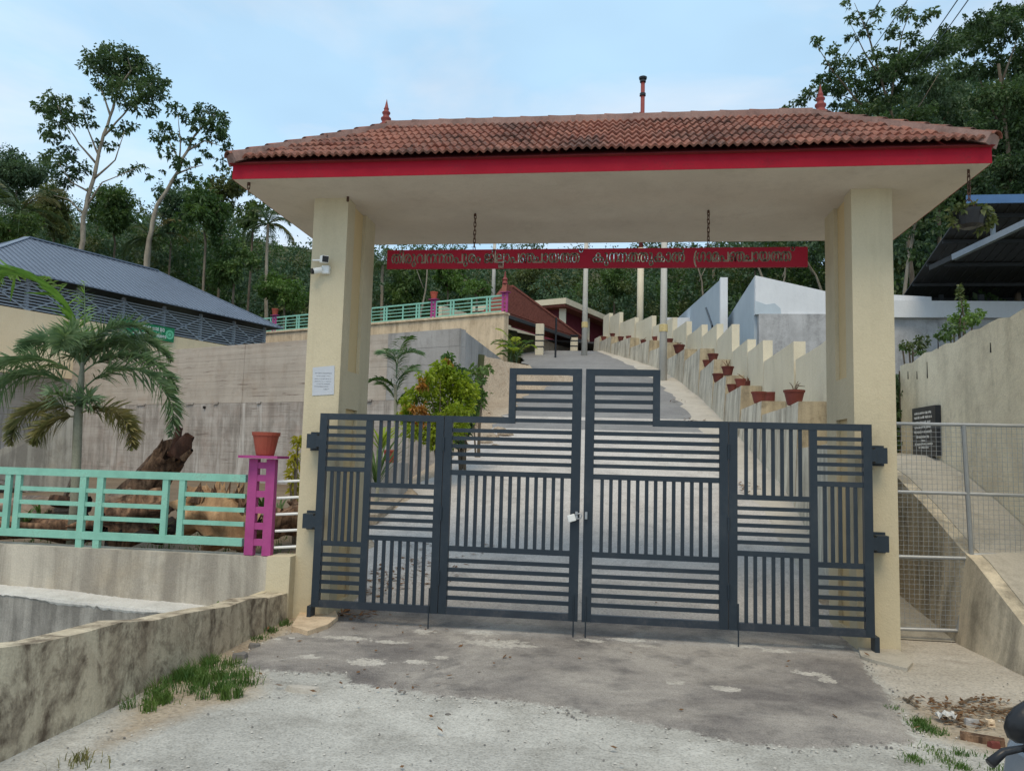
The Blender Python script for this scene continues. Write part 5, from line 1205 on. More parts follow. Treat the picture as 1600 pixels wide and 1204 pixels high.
pixel_tree('dense_tree', 'dense dark tree filling the upper right corner', 26,
  [(1590, 430), (1580, 300), (1572, 200), (1560, 100)], [[(1575, 220), (1540, 150), (1520, 90)], [(1565, 130), (1590, 60)], [(1578, 250), (1535, 240)]],
  [(1535, 35, 24, 18), (1560, 18, 20, 12), (1585, 45, 26, 20), (1550, 70, 28, 20), (1520, 75, 20, 16), (1510, 110, 22, 16), (1545, 110, 28, 20), (1585, 100, 30, 26), (1610, 70, 26, 30), (1570, 145, 34, 24), (1535, 155, 28, 20), (1605, 150, 34, 30), (1560, 190, 38, 24), (1600, 205, 34, 28), (1525, 200, 26, 18), (1548, 235, 32, 22), (1590, 255, 36, 26), (1625, 240, 34, 34), (1555, 275, 34, 20), (1605, 295, 36, 20)]+[(1310+int(300*((k*0.618)%1)), -8+int(130*((k*0.381+.2)%1)), 20+k%3*5, 14+k%4*3, 2.+(k%5)) for k in range(34) if 1310+300*((k*0.618)%1)-1310 > 1.3*abs(-8+130*((k*0.381+.2)%1)-70)-40]+[(1640, 110, 30, 40), (1640, 180, 30, 40)], .15, 'lf_dark', 53, .13, 3.6, bark='bark', hollow=.2)
pixel_tree('slender_tree', 'slender dark tree with thin pale stem seen under the right eave', 28,
  [(1412, 470), (1420, 400), (1432, 340), (1440, 290)], [[(1430, 345), (1460, 300)]], [(1420, 300, 24, 22), (1450, 290, 26, 20), (1475, 320, 22, 18), (1430, 345, 24, 18), (1460, 355, 26, 18), (1415, 380, 22, 22), (1445, 400, 24, 18), (1500, 290, 22, 16)], .17, 'lf_dark', 54, .09, 1.5, bark='palebark')
for i, (x, y0, x1, y1, D) in enumerate(((1290, 470, 1250, 390, 40), (1215, 480, 1230, 385, 44), (1195, 440, 1160, 385, 42), (1100, 480, 1085, 400, 50), (655, 500, 668, 400, 52))):
    lb = ['thin leaning tree left of the right pillar under the soffit', 'thin tree above the point of the blue parapet', 'thin leaning tree just right of the blue stair wall', 'thin tree behind the blue stair wall', 'thin pale stemmed tree seen just right of the left pillar'][i]
    xm = (x+x1)/2
    pixel_tree('slender_tree', lb, D, [(x, y0), (xm+4, (y0+y1)/2), (x1, y1)], [[(xm, (y0+y1)/2), (xm+(18 if i % 2 else -18), y1)]], [(x1, y1-8, 26, 16), (x1+20, y1+6, 20, 12), (x1-20, y1+10, 20, 12)], .24, 'lf_dark' if i % 2 else 'lf_blue', 60+i, .10, 1.2, bark='palebark')

# -- the wood behind everything: one mass nobody could count
rs = np.random.RandomState(5); Vs = []; Vd = []; Vo = []
top = lambda x: np.interp(x, [-300, -40, 60, 150, 240, 300, 370, 430, 520, 600, 700, 770, 830, 930, 1010, 1080, 1160, 1230, 1330, 1420, 1500, 1900], [290, 300, 300, 318, 322, 300, 325, 365, 375, 372, 378, 384, 372, 386, 376, 376, 350, 210, 150, 120, 100, 60])
for x in np.arange(-320, 1900, 13.):
    for layer, D0 in enumerate((58, 66, 76)):
        D = D0+rs.uniform(-4, 4)
        if x > 1380: D -= 18
        t = top(x)+rs.uniform(-10, 24)+(0 if layer == 2 else 22 if layer == 1 else 52)
        y = t
        while y < 600:
            c = atD(x+rs.uniform(-8, 8), y+14, D); sc = D/F_PX
            if c[2] < terr(c[0], c[1])-.5: break
            Rr = rs.uniform(14, 24)*sc; vv = clump_leaves(c, (Rr, Rr, Rr*.8), int(150 if layer else 130), .27, .15, rs, spray=7, sub=.3)
            k = rs.uniform()
            (Vs if k < .45 else Vd if k < .72 else Vo).append(vv); y += rs.uniform(16, 26)
    
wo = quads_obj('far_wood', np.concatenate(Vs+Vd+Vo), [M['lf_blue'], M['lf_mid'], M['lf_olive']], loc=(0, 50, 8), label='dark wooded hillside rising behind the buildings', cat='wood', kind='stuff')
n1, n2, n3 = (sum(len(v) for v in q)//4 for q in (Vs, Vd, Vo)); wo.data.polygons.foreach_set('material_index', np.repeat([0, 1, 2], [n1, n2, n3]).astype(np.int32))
rs = np.random.RandomState(6); Vs = []
for _ in range(900):       # undergrowth at the foot of the wood and above the terraces
    x = rs.uniform(-60, 40); y = rs.uniform(40, 62)
    if -14 < x < 8 and y < 50: continue
    c = np.array((x, y, terr(x, y)+rs.uniform(.2, 1.6))); Vs.append(clump_leaves(c, (1.2, 1.2, .8), 40, .34, .18, rs, spray=8))
for _ in range(420):
    x = rs.uniform(9, 22); y = rs.uniform(20, 34); c = np.array((x, y, terr(x, y)+rs.uniform(.2, 2.5))); Vs.append(clump_leaves(c, (1., 1., .9), 40, .26, .14, rs, spray=8))
quads_obj('undergrowth', np.concatenate(Vs), M['lf_dark'], loc=(0, 45, 7), label='low undergrowth at the foot of the wood', cat='undergrowth', kind='stuff')

# -- palms
def frond(rt, base, az, el, L, droop, ns, ll, lw, mat, seed, plumose=0., nring=2, rach=.012, lift=.35, sag=.35, name='frond', p=1.5):
    rs = np.random.RandomState(seed); az, el, droop = R(az), R(el), R(droop); pts = [np.array(base, float)]; dirs = []
    n = 26
    for i in range(n):
        e = el-droop*(i/(n-1))**p; a = az+.15*math.sin(seed)*i/n; d = np.array((math.cos(a)*math.cos(e), math.sin(a)*math.cos(e), math.sin(e))); dirs.append(d); pts.append(pts[-1]+d*L/n)
    pts = np.array(pts); dirs.append(dirs[-1]); dirs = np.array(dirs)
    mb = MB(); mb.tube(pts[::2], list(np.linspace(rach, rach*.25, len(pts[::2]))), 5)
    nr = mb.n; nf = len(mb.f); V, F = [], []
    for k in range(ns):
        s = .12+.88*(k+.5)/ns; f = s*n; i = int(f); c = pts[i]+(pts[min(i+1, n)]-pts[i])*(f-i); d = dirs[i]
        sd = unit(np.cross(d, (0, 0, 1))); u = np.cross(sd, d); l = ll*math.sin(math.pi*(.12+.86*s))**.6*rs.uniform(.85, 1.12)
        for q in range(nring):
            if plumose: t = rs.uniform(0, 2*math.pi) if rs.uniform() < plumose else (0 if q % 2 else math.pi)
            else: t = (0 if q % 2 else math.pi)+rs.normal(0, .12)
            out = sd*math.cos(t)+u*(math.sin(t)+(lift if not plumose else .15)); ld = unit(out*.85+d*.6+rs.normal(0, .06, 3)); w = lw*rs.uniform(.8, 1.2)
            wv = unit(np.cross(ld, d+u*.3+rs.normal(0, .15, 3)))*w/2
            m_ = c+ld*l*.5; e_ = c+ld*l+np.array((0, 0, -1))*l*sag
            V += [c-wv*.5, c+wv*.5, m_+wv+np.array((0, 0, -l*sag*.2)), m_-wv+np.array((0, 0, -l*sag*.2)), e_+wv*.12, e_-wv*.12]
            b = len(V)-6; F += [(b, b+1, b+2, b+3), (b+3, b+2, b+4, b+5)]
    mb.add(V, F, 1)
    return mb.build(name, [M['frond'] if mat != 'frond_old' else M['frond_old'], M[mat]], rt)
pb_ = atD(121, 735, 8.5); zb0 = .47
fp = root('foxtail_palm', (pb_[0], pb_[1], zb0), 'young foxtail palm with bushy drooping fronds behind the turquoise railing', 'palm')
ct_ = atD(129, 566, 8.6); mid = atD(122, 655, 8.55)
mb = MB(); pts = [(pb_[0], pb_[1], zb0-.1), (pb_[0], pb_[1], .9), tuple(mid), tuple(mid+(ct_-mid)*.35)]
mb.tube(pts, [.058, .05, .046, .042], 12, jit=.03); mb.build('trunk', M['palmbark'], fp, smooth=True)
MB().tube([mid+(ct_-mid)*.3, mid+(ct_-mid)*.7, ct_], [.043, .034, .018], 12).build('crown_shaft', M['frond_new'] if False else M['palmbark'], fp, smooth=True)
for i, (az, el, L, dr, mt_, fr_) in enumerate((
    (178, 88, 2.35, 128, 'frond_new', .9), (10, 82, 1.0, 120, 'frond', 1), (-6, 50, 1.75, 150, 'frond', .45), (14, 48, 1.25, 120, 'frond', .8), (184, 46, 1.6, 140, 'frond', .4), (170, 52, 1.15, 85, 'frond', .9), (196, 40, 1.3, 100, 'frond', .7),
    (80, 62, 1.2, 110, 'frond', .9), (-75, 64, .85, 120, 'frond', 1), (40, 66, 1.15, 120, 'frond', .95), (128, 60, 1.1, 105, 'frond', .95), (-4, 30, 1.0, 118, 'frond_old', .08), (186, 32, 1.05, 120, 'frond_old', .1), (215, 0, .55, 80, 'frond_old', .05), (-120, 55, .4, 60, 'frond', .15), (-40, 50, .4, 60, 'frond', .15))):
    b_ = mid+(ct_-mid)*fr_; sh_ = L < .5
    frond(fp, b_, az, el, L, dr, (58 if i else 60) if not sh_ else 16, (.27 if mt_ == 'frond' else .23) if i else .40, .021 if i else .042, mt_, 100+i, .6 if i else .1, 5 if i else 2, .010, sag=.16 if i else .12, p=1.1)
frond(fp, ct_, 150, 88, .95, 12, 24, .18, .02, 'frond_new', 140, .3, 2, .014, sag=.05)
def coconut(x, y, D, L, label, seed, trunk_y=None, n=15, old=2, r0=.13):
    rs = np.random.RandomState(seed); c = atD(x, y, D); g = terr(c[0], c[1]); rt = root('coconut_palm', (c[0], c[1], g), label, 'palm', None)
    lean = rs.uniform(-.6, .6); mb = MB(); hgt = c[2]-g
    mb.tube([(c[0]+lean*(1-t)**2*.8, c[1], g-.2+(hgt+.2)*t) for t in np.linspace(0, 1, 9)], [r0*(1.25-.45*t) for t in np.linspace(0, 1, 9)], 8, jit=.04); mb.build('trunk', M['palebark'], rt, smooth=True)
    for k in range(n):
        el = rs.uniform(-15, 72); frond(rt, c, 360*k/n+rs.uniform(-12, 12), el, L*rs.uniform(.85, 1.1), rs.uniform(70, 105), 34, L*.2, L*.020, 'coco' if k >= old else 'frond_old', seed*50+k, 0, 2, .04, lift=.1, sag=.45, p=1.3)
coconut(32, 330, 47, 3.4, 'coconut palm with broad feathery fronds at the left edge above the blue grey roof', 3)
coconut(419, 350, 48, 2.5, 'slim coconut palm just left of the gateway under its left eave', 4, n=12, r0=.10)
coconut(235, 372, 53, 2.8, 'coconut palm half hidden behind the slanting trunk', 5, n=12)
coconut(598, 415, 56, 2.6, 'coconut palm crown in the wood just right of the left pillar', 6, n=12)
coconut(1115, 420, 58, 2.4, 'coconut palm crown in the wood above the blue stair wall', 7, n=12)
for i, (x, y, rx, ry, D, m, lb) in enumerate(((640, 440, 34, 36, 55, 'lf_mid', 'mid green tree in the wood behind the upper railing, left of the thin pole'), (840, 440, 36, 30, 58, 'lf_olive', 'olive tree in the wood above the flat roofed building'), (960, 440, 32, 34, 57, 'lf_mid', 'mid green tree in the wood between slim pole and chimney'), (700, 430, 26, 30, 57, 'lf_light', 'fresh green tree in the wood right of the middle pierced post'), (1180, 400, 34, 30, 50, 'lf_blue', 'bluish tree in the wood above the pointed blue parapet'), (395, 330, 26, 30, 49, 'lf_mid', 'mid green tree just under the left end of the soffit'))): bushy(x, y, rx, ry, D, m, lb, 240+i)
# areca clump at the corner of the pavilion
ab = atD(803, 572, 33); ar = root('areca_palm', (ab[0], ab[1], drive(ab[1])), 'bushy yellow green areca palm at the corner of the pavilion terrace', 'palm')
for k in range(16): a = rnd.uniform(0, 360); frond(ar, np.array((ab[0]+rnd.uniform(-.2, .2), ab[1]+rnd.uniform(-.2, .2), drive(ab[1])+rnd.uniform(.1, .7))), a, rnd.uniform(50, 82), rnd.uniform(.9, 1.5), rnd.uniform(70, 110), 20, .36, .035, 'lf_light' if k % 3 else 'gold', 300+k, 0, 2, .02)
# drive-side garden plants
def shrub(name, label, px, py, D, blobs, leaf, mats, seed, cover=2.6, stems=5, wr=.5):
    rs = np.random.RandomState(seed); b = atD(px, py, D); g = terr(b[0], b[1]); rt = root(name, (b[0], b[1], g), label, 'shrub'); sc = D/F_PX
    mb = MB()
    for x, y, rx, ry, mt_ in blobs[:8]: q = atD(x, y, D+rs.uniform(-.2, .2)); mb.tube([(b[0]+rs.uniform(-.06, .06), b[1], g-.05), (b+q)/2+rs.normal(0, .05, 3), q], [.02, .014, .006], 5)
    mb.build('stems', M['bark'], rt)
    for mt_ in sorted(set(q[4] for q in blobs)):
        Vs = []
        for x, y, rx, ry, m2 in blobs:
            if m2 != mt_: continue
            c = atD(x, y, D+rs.uniform(-.3, .3)); n = int(1.9*cover*math.pi*rx*ry*sc*sc/(leaf*leaf*wr*.55))+30; Vs.append(clump_leaves(c, (rx*sc, rx*sc*.9, ry*sc), max(12, n), leaf, leaf*wr, rs, spray=7, sub=.3, hollow=.3))
        quads_obj('foliage', np.concatenate(Vs), M[mt_], rt)
    return rt
shrub('golden_shrub', 'rounded golden green shrub with orange young leaves behind the left gate leaf', 690, 722, 12.6,
  [(688, 595, 24, 22, 'gold'), (672, 612, 20, 18, 'gold'), (700, 625, 26, 22, 'gold'), (680, 650, 28, 22, 'gold'), (705, 662, 24, 24, 'gold'), (668, 675, 22, 18, 'gold'), (690, 690, 26, 18, 'gold'), (650, 618, 18, 16, 'gold'), (634, 650, 14, 18, 'gold'), (642, 675, 16, 14, 'gold'), (735, 618, 14, 22, 'gold'), (726, 640, 18, 20, 'gold'), (715, 672, 18, 14, 'gold'), (668, 588, 14, 12, 'gold'), (720, 590, 14, 12, 'gold'), (640, 640, 12, 10, 'orange'), (655, 640, 14, 10, 'orange'), (645, 655, 16, 12, 'gold'), (636, 628, 10, 10, 'gold'), (660, 600, 10, 8, 'orange'), (698, 570, 8, 10, 'orange'), (704, 580, 10, 10, 'gold'), (712, 640, 16, 12, 'gold'), (720, 610, 18, 16, 'gold'), (655, 665, 10, 8, 'orange'), (710, 600, 20, 18, 'gold'), (690, 575, 18, 14, 'gold')], .075, None, 71, 2.2)
shrub('dark_shrub', 'darker green shrub just right of the golden one', 725, 708, 13.6,
  [(732, 600, 18, 22, 'lf_mid'), (745, 625, 16, 18, 'lf_mid'), (725, 648, 20, 20, 'lf_mid'), (738, 650, 12, 14, 'lf_mid'), (715, 580, 12, 12, 'lf_mid'), (722, 672, 16, 14, 'lf_dark'), (708, 692, 20, 10, 'lf_dark'), (700, 560, 10, 12, 'lf_light')], .09, None, 72, 2.)
shrub('twiggy_shrub', 'small twiggy plant with sparse leaves on the dirt bank', 748, 632, 15,
  [(742, 578, 10, 6, 'lf_mid'), (757, 582, 8, 6, 'lf_mid'), (750, 594, 9, 6, 'lf_mid'), (764, 576, 5, 5, 'lf_mid'), (732, 586, 6, 5, 'lf_mid'), (748, 608, 6, 5, 'lf_mid')], .10, None, 73, 1.3)
shrub('croton', 'yellow leaved plant peeping out left of the left pillar', 462, 780, 9.6, [(460, 715, 8, 14, 'yellowleaf'), (456, 742, 9, 16, 'yellowleaf'), (462, 765, 8, 12, 'yellowleaf'), (466, 690, 5, 10, 'yellowleaf')], .09, None, 74, 2., wr=.35)
def strappy(name, label, px, py, D, n, L, w, mat, seed, z=None, el=(35, 85), droop=(50, 110), stem=0., cat='plant'):
    rs = np.random.RandomState(seed); b = atD(px, py, D); g = terr(b[0], b[1]) if z is None else z; rt = root(name, (b[0], b[1], g), label, cat)
    if stem: MB().tube([(b[0], b[1], g-.05), (b[0]+.03, b[1], g+stem)], [.035, .025], 7).build('stem', M['palmbark'], rt)
    for k in range(n):
        mb = MB(); az = rs.uniform(0, 6.283); e0 = R(rs.uniform(*el)); dr = R(rs.uniform(*droop)); l = L*rs.uniform(.7, 1.15); p = np.array((b[0], b[1], g+stem*rs.uniform(.75, 1))); row = []
        for i in range(8):
            e = e0-dr*(i/7)**1.6; d = np.array((math.cos(az)*math.cos(e), math.sin(az)*math.cos(e), math.sin(e))); s = unit(np.cross(d, (0, 0, 1)))*w*.5*math.sin(math.pi*(.18+.8*i/7)); row.append((p-s, p+s, p+np.cross(s, d)*.25)); p = p+d*l/7
        for a, c in zip(row[:-1], row[1:]): mb.add([a[0], a[2], c[2], c[0], a[1], c[1]], [(0, 1, 2, 3), (1, 4, 5, 2)])
        mb.build('leaf', M[mat], rt)
    return rt
# tall feathery seedlings behind the left pillar
b_ = atD(622, 690, 14.5); dk = root('feathery_palm', (b_[0], b_[1], terr(b_[0], b_[1])), 'tall young palm with feathery fronds in front of the grey retaining wall', 'palm')
for k in range(9): frond(dk, atD(618, 630, 14.5)+np.array((0, 0, .12*k-.1)), [20, 160, 60, 200, -30, 120, 80, 250, 350][k], [65, 70, 80, 45, 55, 78, 86, 50, 40][k], [.6, .6, .9, .55, .55, .85, .95, .5, .5][k], 75, 26, .34, .03, 'frond' if k % 3 else 'lf_mid', 400+k, 0, 2, .012, sag=.3)
MB().tube([(b_[0], b_[1], terr(b_[0], b_[1])-.1), atD(618, 600, 14.5)], [.05, .03], 7).build('trunk', M['palmbark'], dk)
strappy('grassy_plant', 'tall grassy plant just right of the left pillar', 592, 668, 11.5, 26, 1.0, .035, 'lf_mid', 81, None, (55, 88), (30, 80), .35)
strappy('spiky_plant', 'yellow green spiky plant beside the left pillar at gate top height', 596, 672, 10.5, 20, .50, .05, 'gold', 82, 1.55, (40, 80), (40, 90))
strappy('spider_plant', 'small dark strappy plant behind the left panel of the near railing', 45, 760, 8.6, 14, .28, .03, 'lf_mid', 83, .60, (40, 85), (40, 100))
strappy('spider_plant', 'small dark strappy plant between palm trunk and left railing panel', 66, 757, 8.8, 14, .28, .03, 'lf_mid', 84, .62, (40, 85), (40, 100))
strappy('spider_plant', 'small strappy plant in front of the leaning dead trunk', 182, 756, 8.9, 12, .22, .025, 'lf_mid', 85, .75, (40, 85), (40, 100))
strappy('spider_plant', 'small strappy plant just right of the near magenta post', 437, 790, 9.2, 14, .42, .03, 'lf_mid', 86, .62, (45, 85), (40, 100))
strappy('spider_plant', 'small strappy plant seen through the near magenta post', 412, 770, 8.9, 12, .30, .028, 'lf_mid', 87, .80, (45, 85), (40, 100))
strappy('spider_plant', 'small strappy plant low in the middle railing panel', 252, 840, 8.3, 12, .2, .022, 'lf_mid', 88, .56, (40, 85), (40, 100))
# block with a pot, seen through the gate
bp = atD(588, 745, 11.6); g = terr(-.62, 4.9)
MB().box(-.90, -.40, 4.75, 5.3, .5, 1.37).build('planter_block', M['greycon'], loc=(-.65, 4.75, .9), label='grey concrete planter block behind the left gate leaf', cat='planter')
pot((-.60, 4.93, 1.37), .115, .20, 'small red pot on the grey block behind the left gate leaf', 'pot')
MB().prism([(-1.0, 3.1, .3), (-.3, 3.4, .3), (-.35, 6.1, .6), (-1.2, 5.9, .6)], (0, 0, .38)).build('bed_edge', M['dirt'], loc=(-.6, 4, .4), label='low earth bed edge beside the drive behind the left gate leaf', cat='bed')
pq = atD(575, 795, 9.6); pot((pq[0]-.05, 2.2, terr(pq[0], 2.2)-.02), .09, .16, 'small red pot behind the left pillar low beside the gate', 'pot')
# plants on the compound wall and ivy on its end
shrub('wall_plant', 'bright green weedy plant growing above the compound wall', 1500, 520, 13.5, [(1500, 500, 18, 14, 'lf_light'), (1520, 498, 14, 10, 'lf_light'), (1488, 515, 16, 10, 'lf_mid'), (1505, 480, 8, 12, 'lf_light'), (1475, 525, 14, 8, 'lf_mid'), (1530, 490, 8, 8, 'lf_light'), (1500, 460, 4, 14, 'lf_olive')], .07, None, 91, 1.8)
shrub('wall_plant', 'dull green weedy plant behind the low end of the compound wall', 1425, 560, 13, [(1425, 540, 18, 8, 'lf_olive'), (1440, 532, 12, 8, 'lf_olive'), (1412, 545, 8, 6, 'lf_mid'), (1432, 550, 12, 5, 'lf_mid')], .06, None, 92, 1.6)
rs = np.random.RandomState(93); Vs = [clump_leaves((6.62+rs.uniform(-.03, .12), 4.0+rs.uniform(-.04, .22), z), (.10, .12, .12), 60, .05, .04, rs, spray=6) for z in np.linspace(1.7, 2.75, 26)]
iv = root('ivy', (6.68, 4.0, 1.6), 'dark creeper clinging to the far end of the compound wall', 'creeper'); quads_obj('foliage', np.concatenate(Vs), M['lf_dark'], iv)
MB().tube([(6.66, 3.98, 1.6), (6.68, 4.02, 2.2), (6.66, 4.0, 2.8)], [.03, .02, .01], 6).build('stem', M['bark'], iv)
rs = np.random.RandomState(94)
Vs = [clump_leaves((5.653+.10*math.cos(a), -.407+.10*math.sin(a), 3.56), (.06, .06, .04), 26, .045, .03, rs, spray=5) for a in np.linspace(0, 6.28, 12)]
for a in (0, .25, -.3, .6, 3.4): 
    for k in range(4): Vs.append(clump_leaves((5.653+.14*math.cos(a), -.407+.14*math.sin(a), 3.53-.035*k), (.03, .03, .03), 10, .04, .026, rs, spray=5))
quads_obj('trailing_plant', np.concatenate(Vs), M['lf_olive'], hp)

# -- grass and weeds on the roadside (nobody could count the blades)
def blades(name, label, spots, n, h, w, mat, seed, zf=lambda x, y: 0.):
    rs = np.random.RandomState(seed); V = []
    for (x, y, r_, dens) in spots:
        nt_ = max(2, int(r_*r_*260)); tf_ = [(x+r_*math.sqrt(u)*math.cos(a), y+r_*math.sqrt(u)*math.sin(a), rs.uniform(.3, 1.3), rs.uniform(.012, .05)) for u, a in zip(rs.uniform(0, 1.3, nt_), rs.uniform(0, 6.283, nt_))]
        for _ in range(int(n*dens)):
            tx, ty, th_, tr = tf_[rs.randint(nt_)]; bx, by = tx+rs.normal(0, tr), ty+rs.normal(0, tr); q = r_*(1-min(1.2, th_)/1.3)
            if bx < .03 and by < -.2: bx = .03+rs.uniform(0, .08)
            z = zf(bx, by); hh = h*rs.uniform(.4, 1.2)*(1-.5*q/r_); d = rs.uniform(0, 6.283); s = np.array((math.cos(d), math.sin(d), 0))*w/2; ln = rdirs(1, rs)[0]*hh*.5; b = np.array((bx, by, z-.005))
            m_ = b+np.array((ln[0]*.35, ln[1]*.35, hh*.6)); t = b+np.array((ln[0], ln[1], hh*rs.uniform(.7, 1))); V += [b-s, b+s, m_+s*.8, m_-s*.8, m_-s*.8, m_+s*.8, t+s*.15, t-s*.15]
    return quads_obj(name, np.array(V), M[mat], loc=(spots[0][0], spots[0][1], 0), label=label, cat='grass', kind='stuff')
gp_ = lambda x, y: atZ(x, y, 0)[:2]
def spots(l): return [(*gp_(x, y), r_, d_) for x, y, r_, d_ in l]
blades('grass', 'rough green grass patch at the foot of the roadside wall', spots([(250, 1092, .2, .8), (300, 1078, .22, 1.2), (345, 1066, .2, 1), (330, 1040, .14, .9), (270, 1060, .14, .8), (355, 1090, .12, .6), (240, 1105, .12, .5), (380, 1075, .10, .4), (300, 1055, .12, .9)]), 430, .11, .0055, 'grass', 201)
blades('grass', 'sparse grass tufts on the dusty verge at lower right', spots([(1420, 1128, .10, .6), (1440, 1145, .08, .5), (1428, 1138, .06, .5), (1490, 1186, .16, .8), (1450, 1192, .1, .4), (1530, 1194, .14, .6), (1400, 1112, .05, .3)]), 420, .05, .005, 'grass', 202)
blades('grass', 'tiny tuft of dry grass on the road at lower left', spots([(137, 1192, .05, 1)]), 90, .07, .006, 'frond_old', 203)
blades('grass', 'weeds in the corner by the drain pipe', spots([(408, 985, .05, .5), (420, 975, .04, .4), (400, 1000, .06, .4)]), 120, .07, .01, 'lf_mid', 204)
blades('grass', 'grass and weeds scattered over the garden ground behind the railing', [(-3.4, .9, .6, 2), (-2.2, .8, .6, 2), (-1.2, .8, .5, 2), (-4.5, 1.2, .8, 2), (-1.8, 2, .9, 2.5), (-3.5, 2.4, 1., 3), (-6, 2, 1.2, 3)], 160, .12, .012, 'lf_mid', 205, lambda x, y: terr(x, y))
strappy('broad_weed', 'broad leaved weed standing in the grass by the roadside wall', 332, 1040, 6.25, 12, .17, .06, 'lf_mid', 211, .03, (25, 80), (20, 70), .08)
strappy('broad_weed', 'small broad leaved weed at the near end of the grass patch', 262, 1070, 5.9, 9, .11, .04, 'lf_mid', 212, .01, (25, 80), (20, 70), .03)
# ------------------------------------------------------------------ dead timber in the garden
from mathutils import noise as mnoise
M['darkwood'] = plaster('dark_broken_wood', (.085, .04, .03), (.12, .06, .042), (.02, .012, .01), .6, .5, .95, streak_scale=12, bscale=6)
def gnarly(name, mats, rt, path, radii, n=18, amp=.16, freq=3., jag=.0, seed=0, closed=(True, True), seg=4, hollow=False):
    path = [np.array(p, float) for p in path]; pts, rad = [], []
    for i in range(len(path)-1):
        for k in range(seg): t = k/seg; pts.append(path[i]*(1-t)+path[i+1]*t); rad.append(radii[i]*(1-t)+radii[i+1]*t)
    pts.append(path[-1]); rad.append(radii[-1]); K = len(pts); vs_, fs_, mi = [], [], []
    ax0 = unit(path[-1]-path[0]); a = unit(np.cross(ax0, (.2, .9, .3))); b = np.cross(ax0, a)
    for i in range(K):
        for j in range(n):
            t = 2*math.pi*j/n; d = a*math.cos(t)+b*math.sin(t)
            q = Vector((math.cos(t)*1.3+seed, math.sin(t)*1.3, i*.22)); r_ = rad[i]*(1+amp*mnoise.noise(q*freq*.5)*2+amp*.5*mnoise.noise(q*freq*2))
            p = pts[i]+d*r_
            if jag and i >= K-2: p = p+ax0*jag*(mnoise.noise(Vector((math.cos(t)*3+seed*2, math.sin(t)*3, 1)))*1.6)*(1 if i == K-1 else .4)
            vs_.append(p)
    for i in range(K-1):
        for j in range(n): fs_.append((i*n+j, i*n+(j+1) % n, (i+1)*n+(j+1) % n, (i+1)*n+j)); mi.append(0)
    mb = MB(); mb.add(vs_, fs_, 0)
    # broken end: a sunken dark core
    for e, i in ((0, 0), (1, K-1)):
        if not closed[e]: continue
        base = mb.n; c = pts[i]-ax0*(.06 if e else -.06)*(2.2 if hollow else 1); inner = [c+(np.array(vs_[i*n+j])-pts[i])*.62 for j in range(n)]
        mb.add([vs_[i*n+j] for j in range(n)]+inner+[c], [(j, (j+1) % n, n+(j+1) % n, n+j) if e else ((j+1) % n, j, n+j, n+(j+1) % n) for j in range(n)]+[(n+j, n+(j+1) % n, 2*n) if e else (n+(j+1) % n, n+j, 2*n) for j in range(n)], 1)
    return mb.build(name, mats, rt, smooth=True)
ld = root('leaning_trunk', atD(215, 790, 8.9)*[1, 1, 0]+[0, 0, .5], 'dead brown tree trunk leaning up to the right with a broken knobbly top', 'dead trunk')
gnarly('trunk', [M['log'], M['log']], ld, [atD(175, 820, 9.0), atD(205, 785, 9.0), atD(245, 735, 8.9), atD(272, 705, 8.9)], [.21, .20, .19, .185], 26, .2, 3.4, .16, 1)
gnarly('knob', [M['darkwood'], M['darkwood']], ld, [atD(272, 712, 8.88), atD(276, 690, 8.85), atD(280, 668, 8.85)], [.075, .055, .04], 10, .25, 4, .03, 2)
gnarly('knob', [M['darkwood'], M['darkwood']], ld, [atD(280, 712, 8.8), atD(288, 694, 8.75), atD(295, 680, 8.75)], [.085, .085, .05], 10, .2, 4, .03, 3)
gnarly('branch_stub', [M['log'], M['hollow_black']], ld, [atD(285, 715, 8.75), atD(300, 703, 8.7)], [.045, .018], 8, .2, 4, .02, 4)
sp = root('split_stump', atD(320, 830, 8.6)*[1, 1, 0]+[0, 0, .5], 'large split stump with jagged upright splinters behind the right railing panel', 'stump')
gnarly('stump_body', [M['split'], M['hollow_black']], sp, [atD(395, 835, 8.75), atD(350, 815, 8.7), atD(310, 800, 8.7), atD(285, 790, 8.7)], [.20, .26, .27, .2], 30, .36, 3.6, .10, 6)
rs = np.random.RandomState(8)
for k in range(44):
    x = 288+rs.uniform(0, 100); y0 = 795+rs.uniform(-15, 20); l = rs.uniform(18, 42)*(1 if 320 < x < 385 or x < 312 else .6); lean = rs.uniform(-18, 14)
    a, b = atD(x, y0, 8.62+rs.uniform(-.1, .15)), atD(x+lean, y0-l, 8.62+rs.uniform(-.1, .15)); d = unit(b-a); s = unit(np.cross(d, (0, 1, 0)))
    mb = MB(); w = rs.uniform(.03, .07); t = np.array((0, .02, 0)); mb.add([a-s*w-t, a+s*w-t, a+s*w+t, a-s*w+t, (a+b)/2-s*w*.6-t*.6, (a+b)/2+s*w*.5-t*.6, (a+b)/2+s*w*.5+t*.6, (a+b)/2-s*w*.6+t*.6, b], [(0, 1, 5, 4), (1, 2, 6, 5), (2, 3, 7, 6), (3, 0, 4, 7), (4, 5, 8), (5, 6, 8), (6, 7, 8), (7, 4, 8)])
    mb.build('splinter', M['split'] if k % 3 else M['log'], sp)
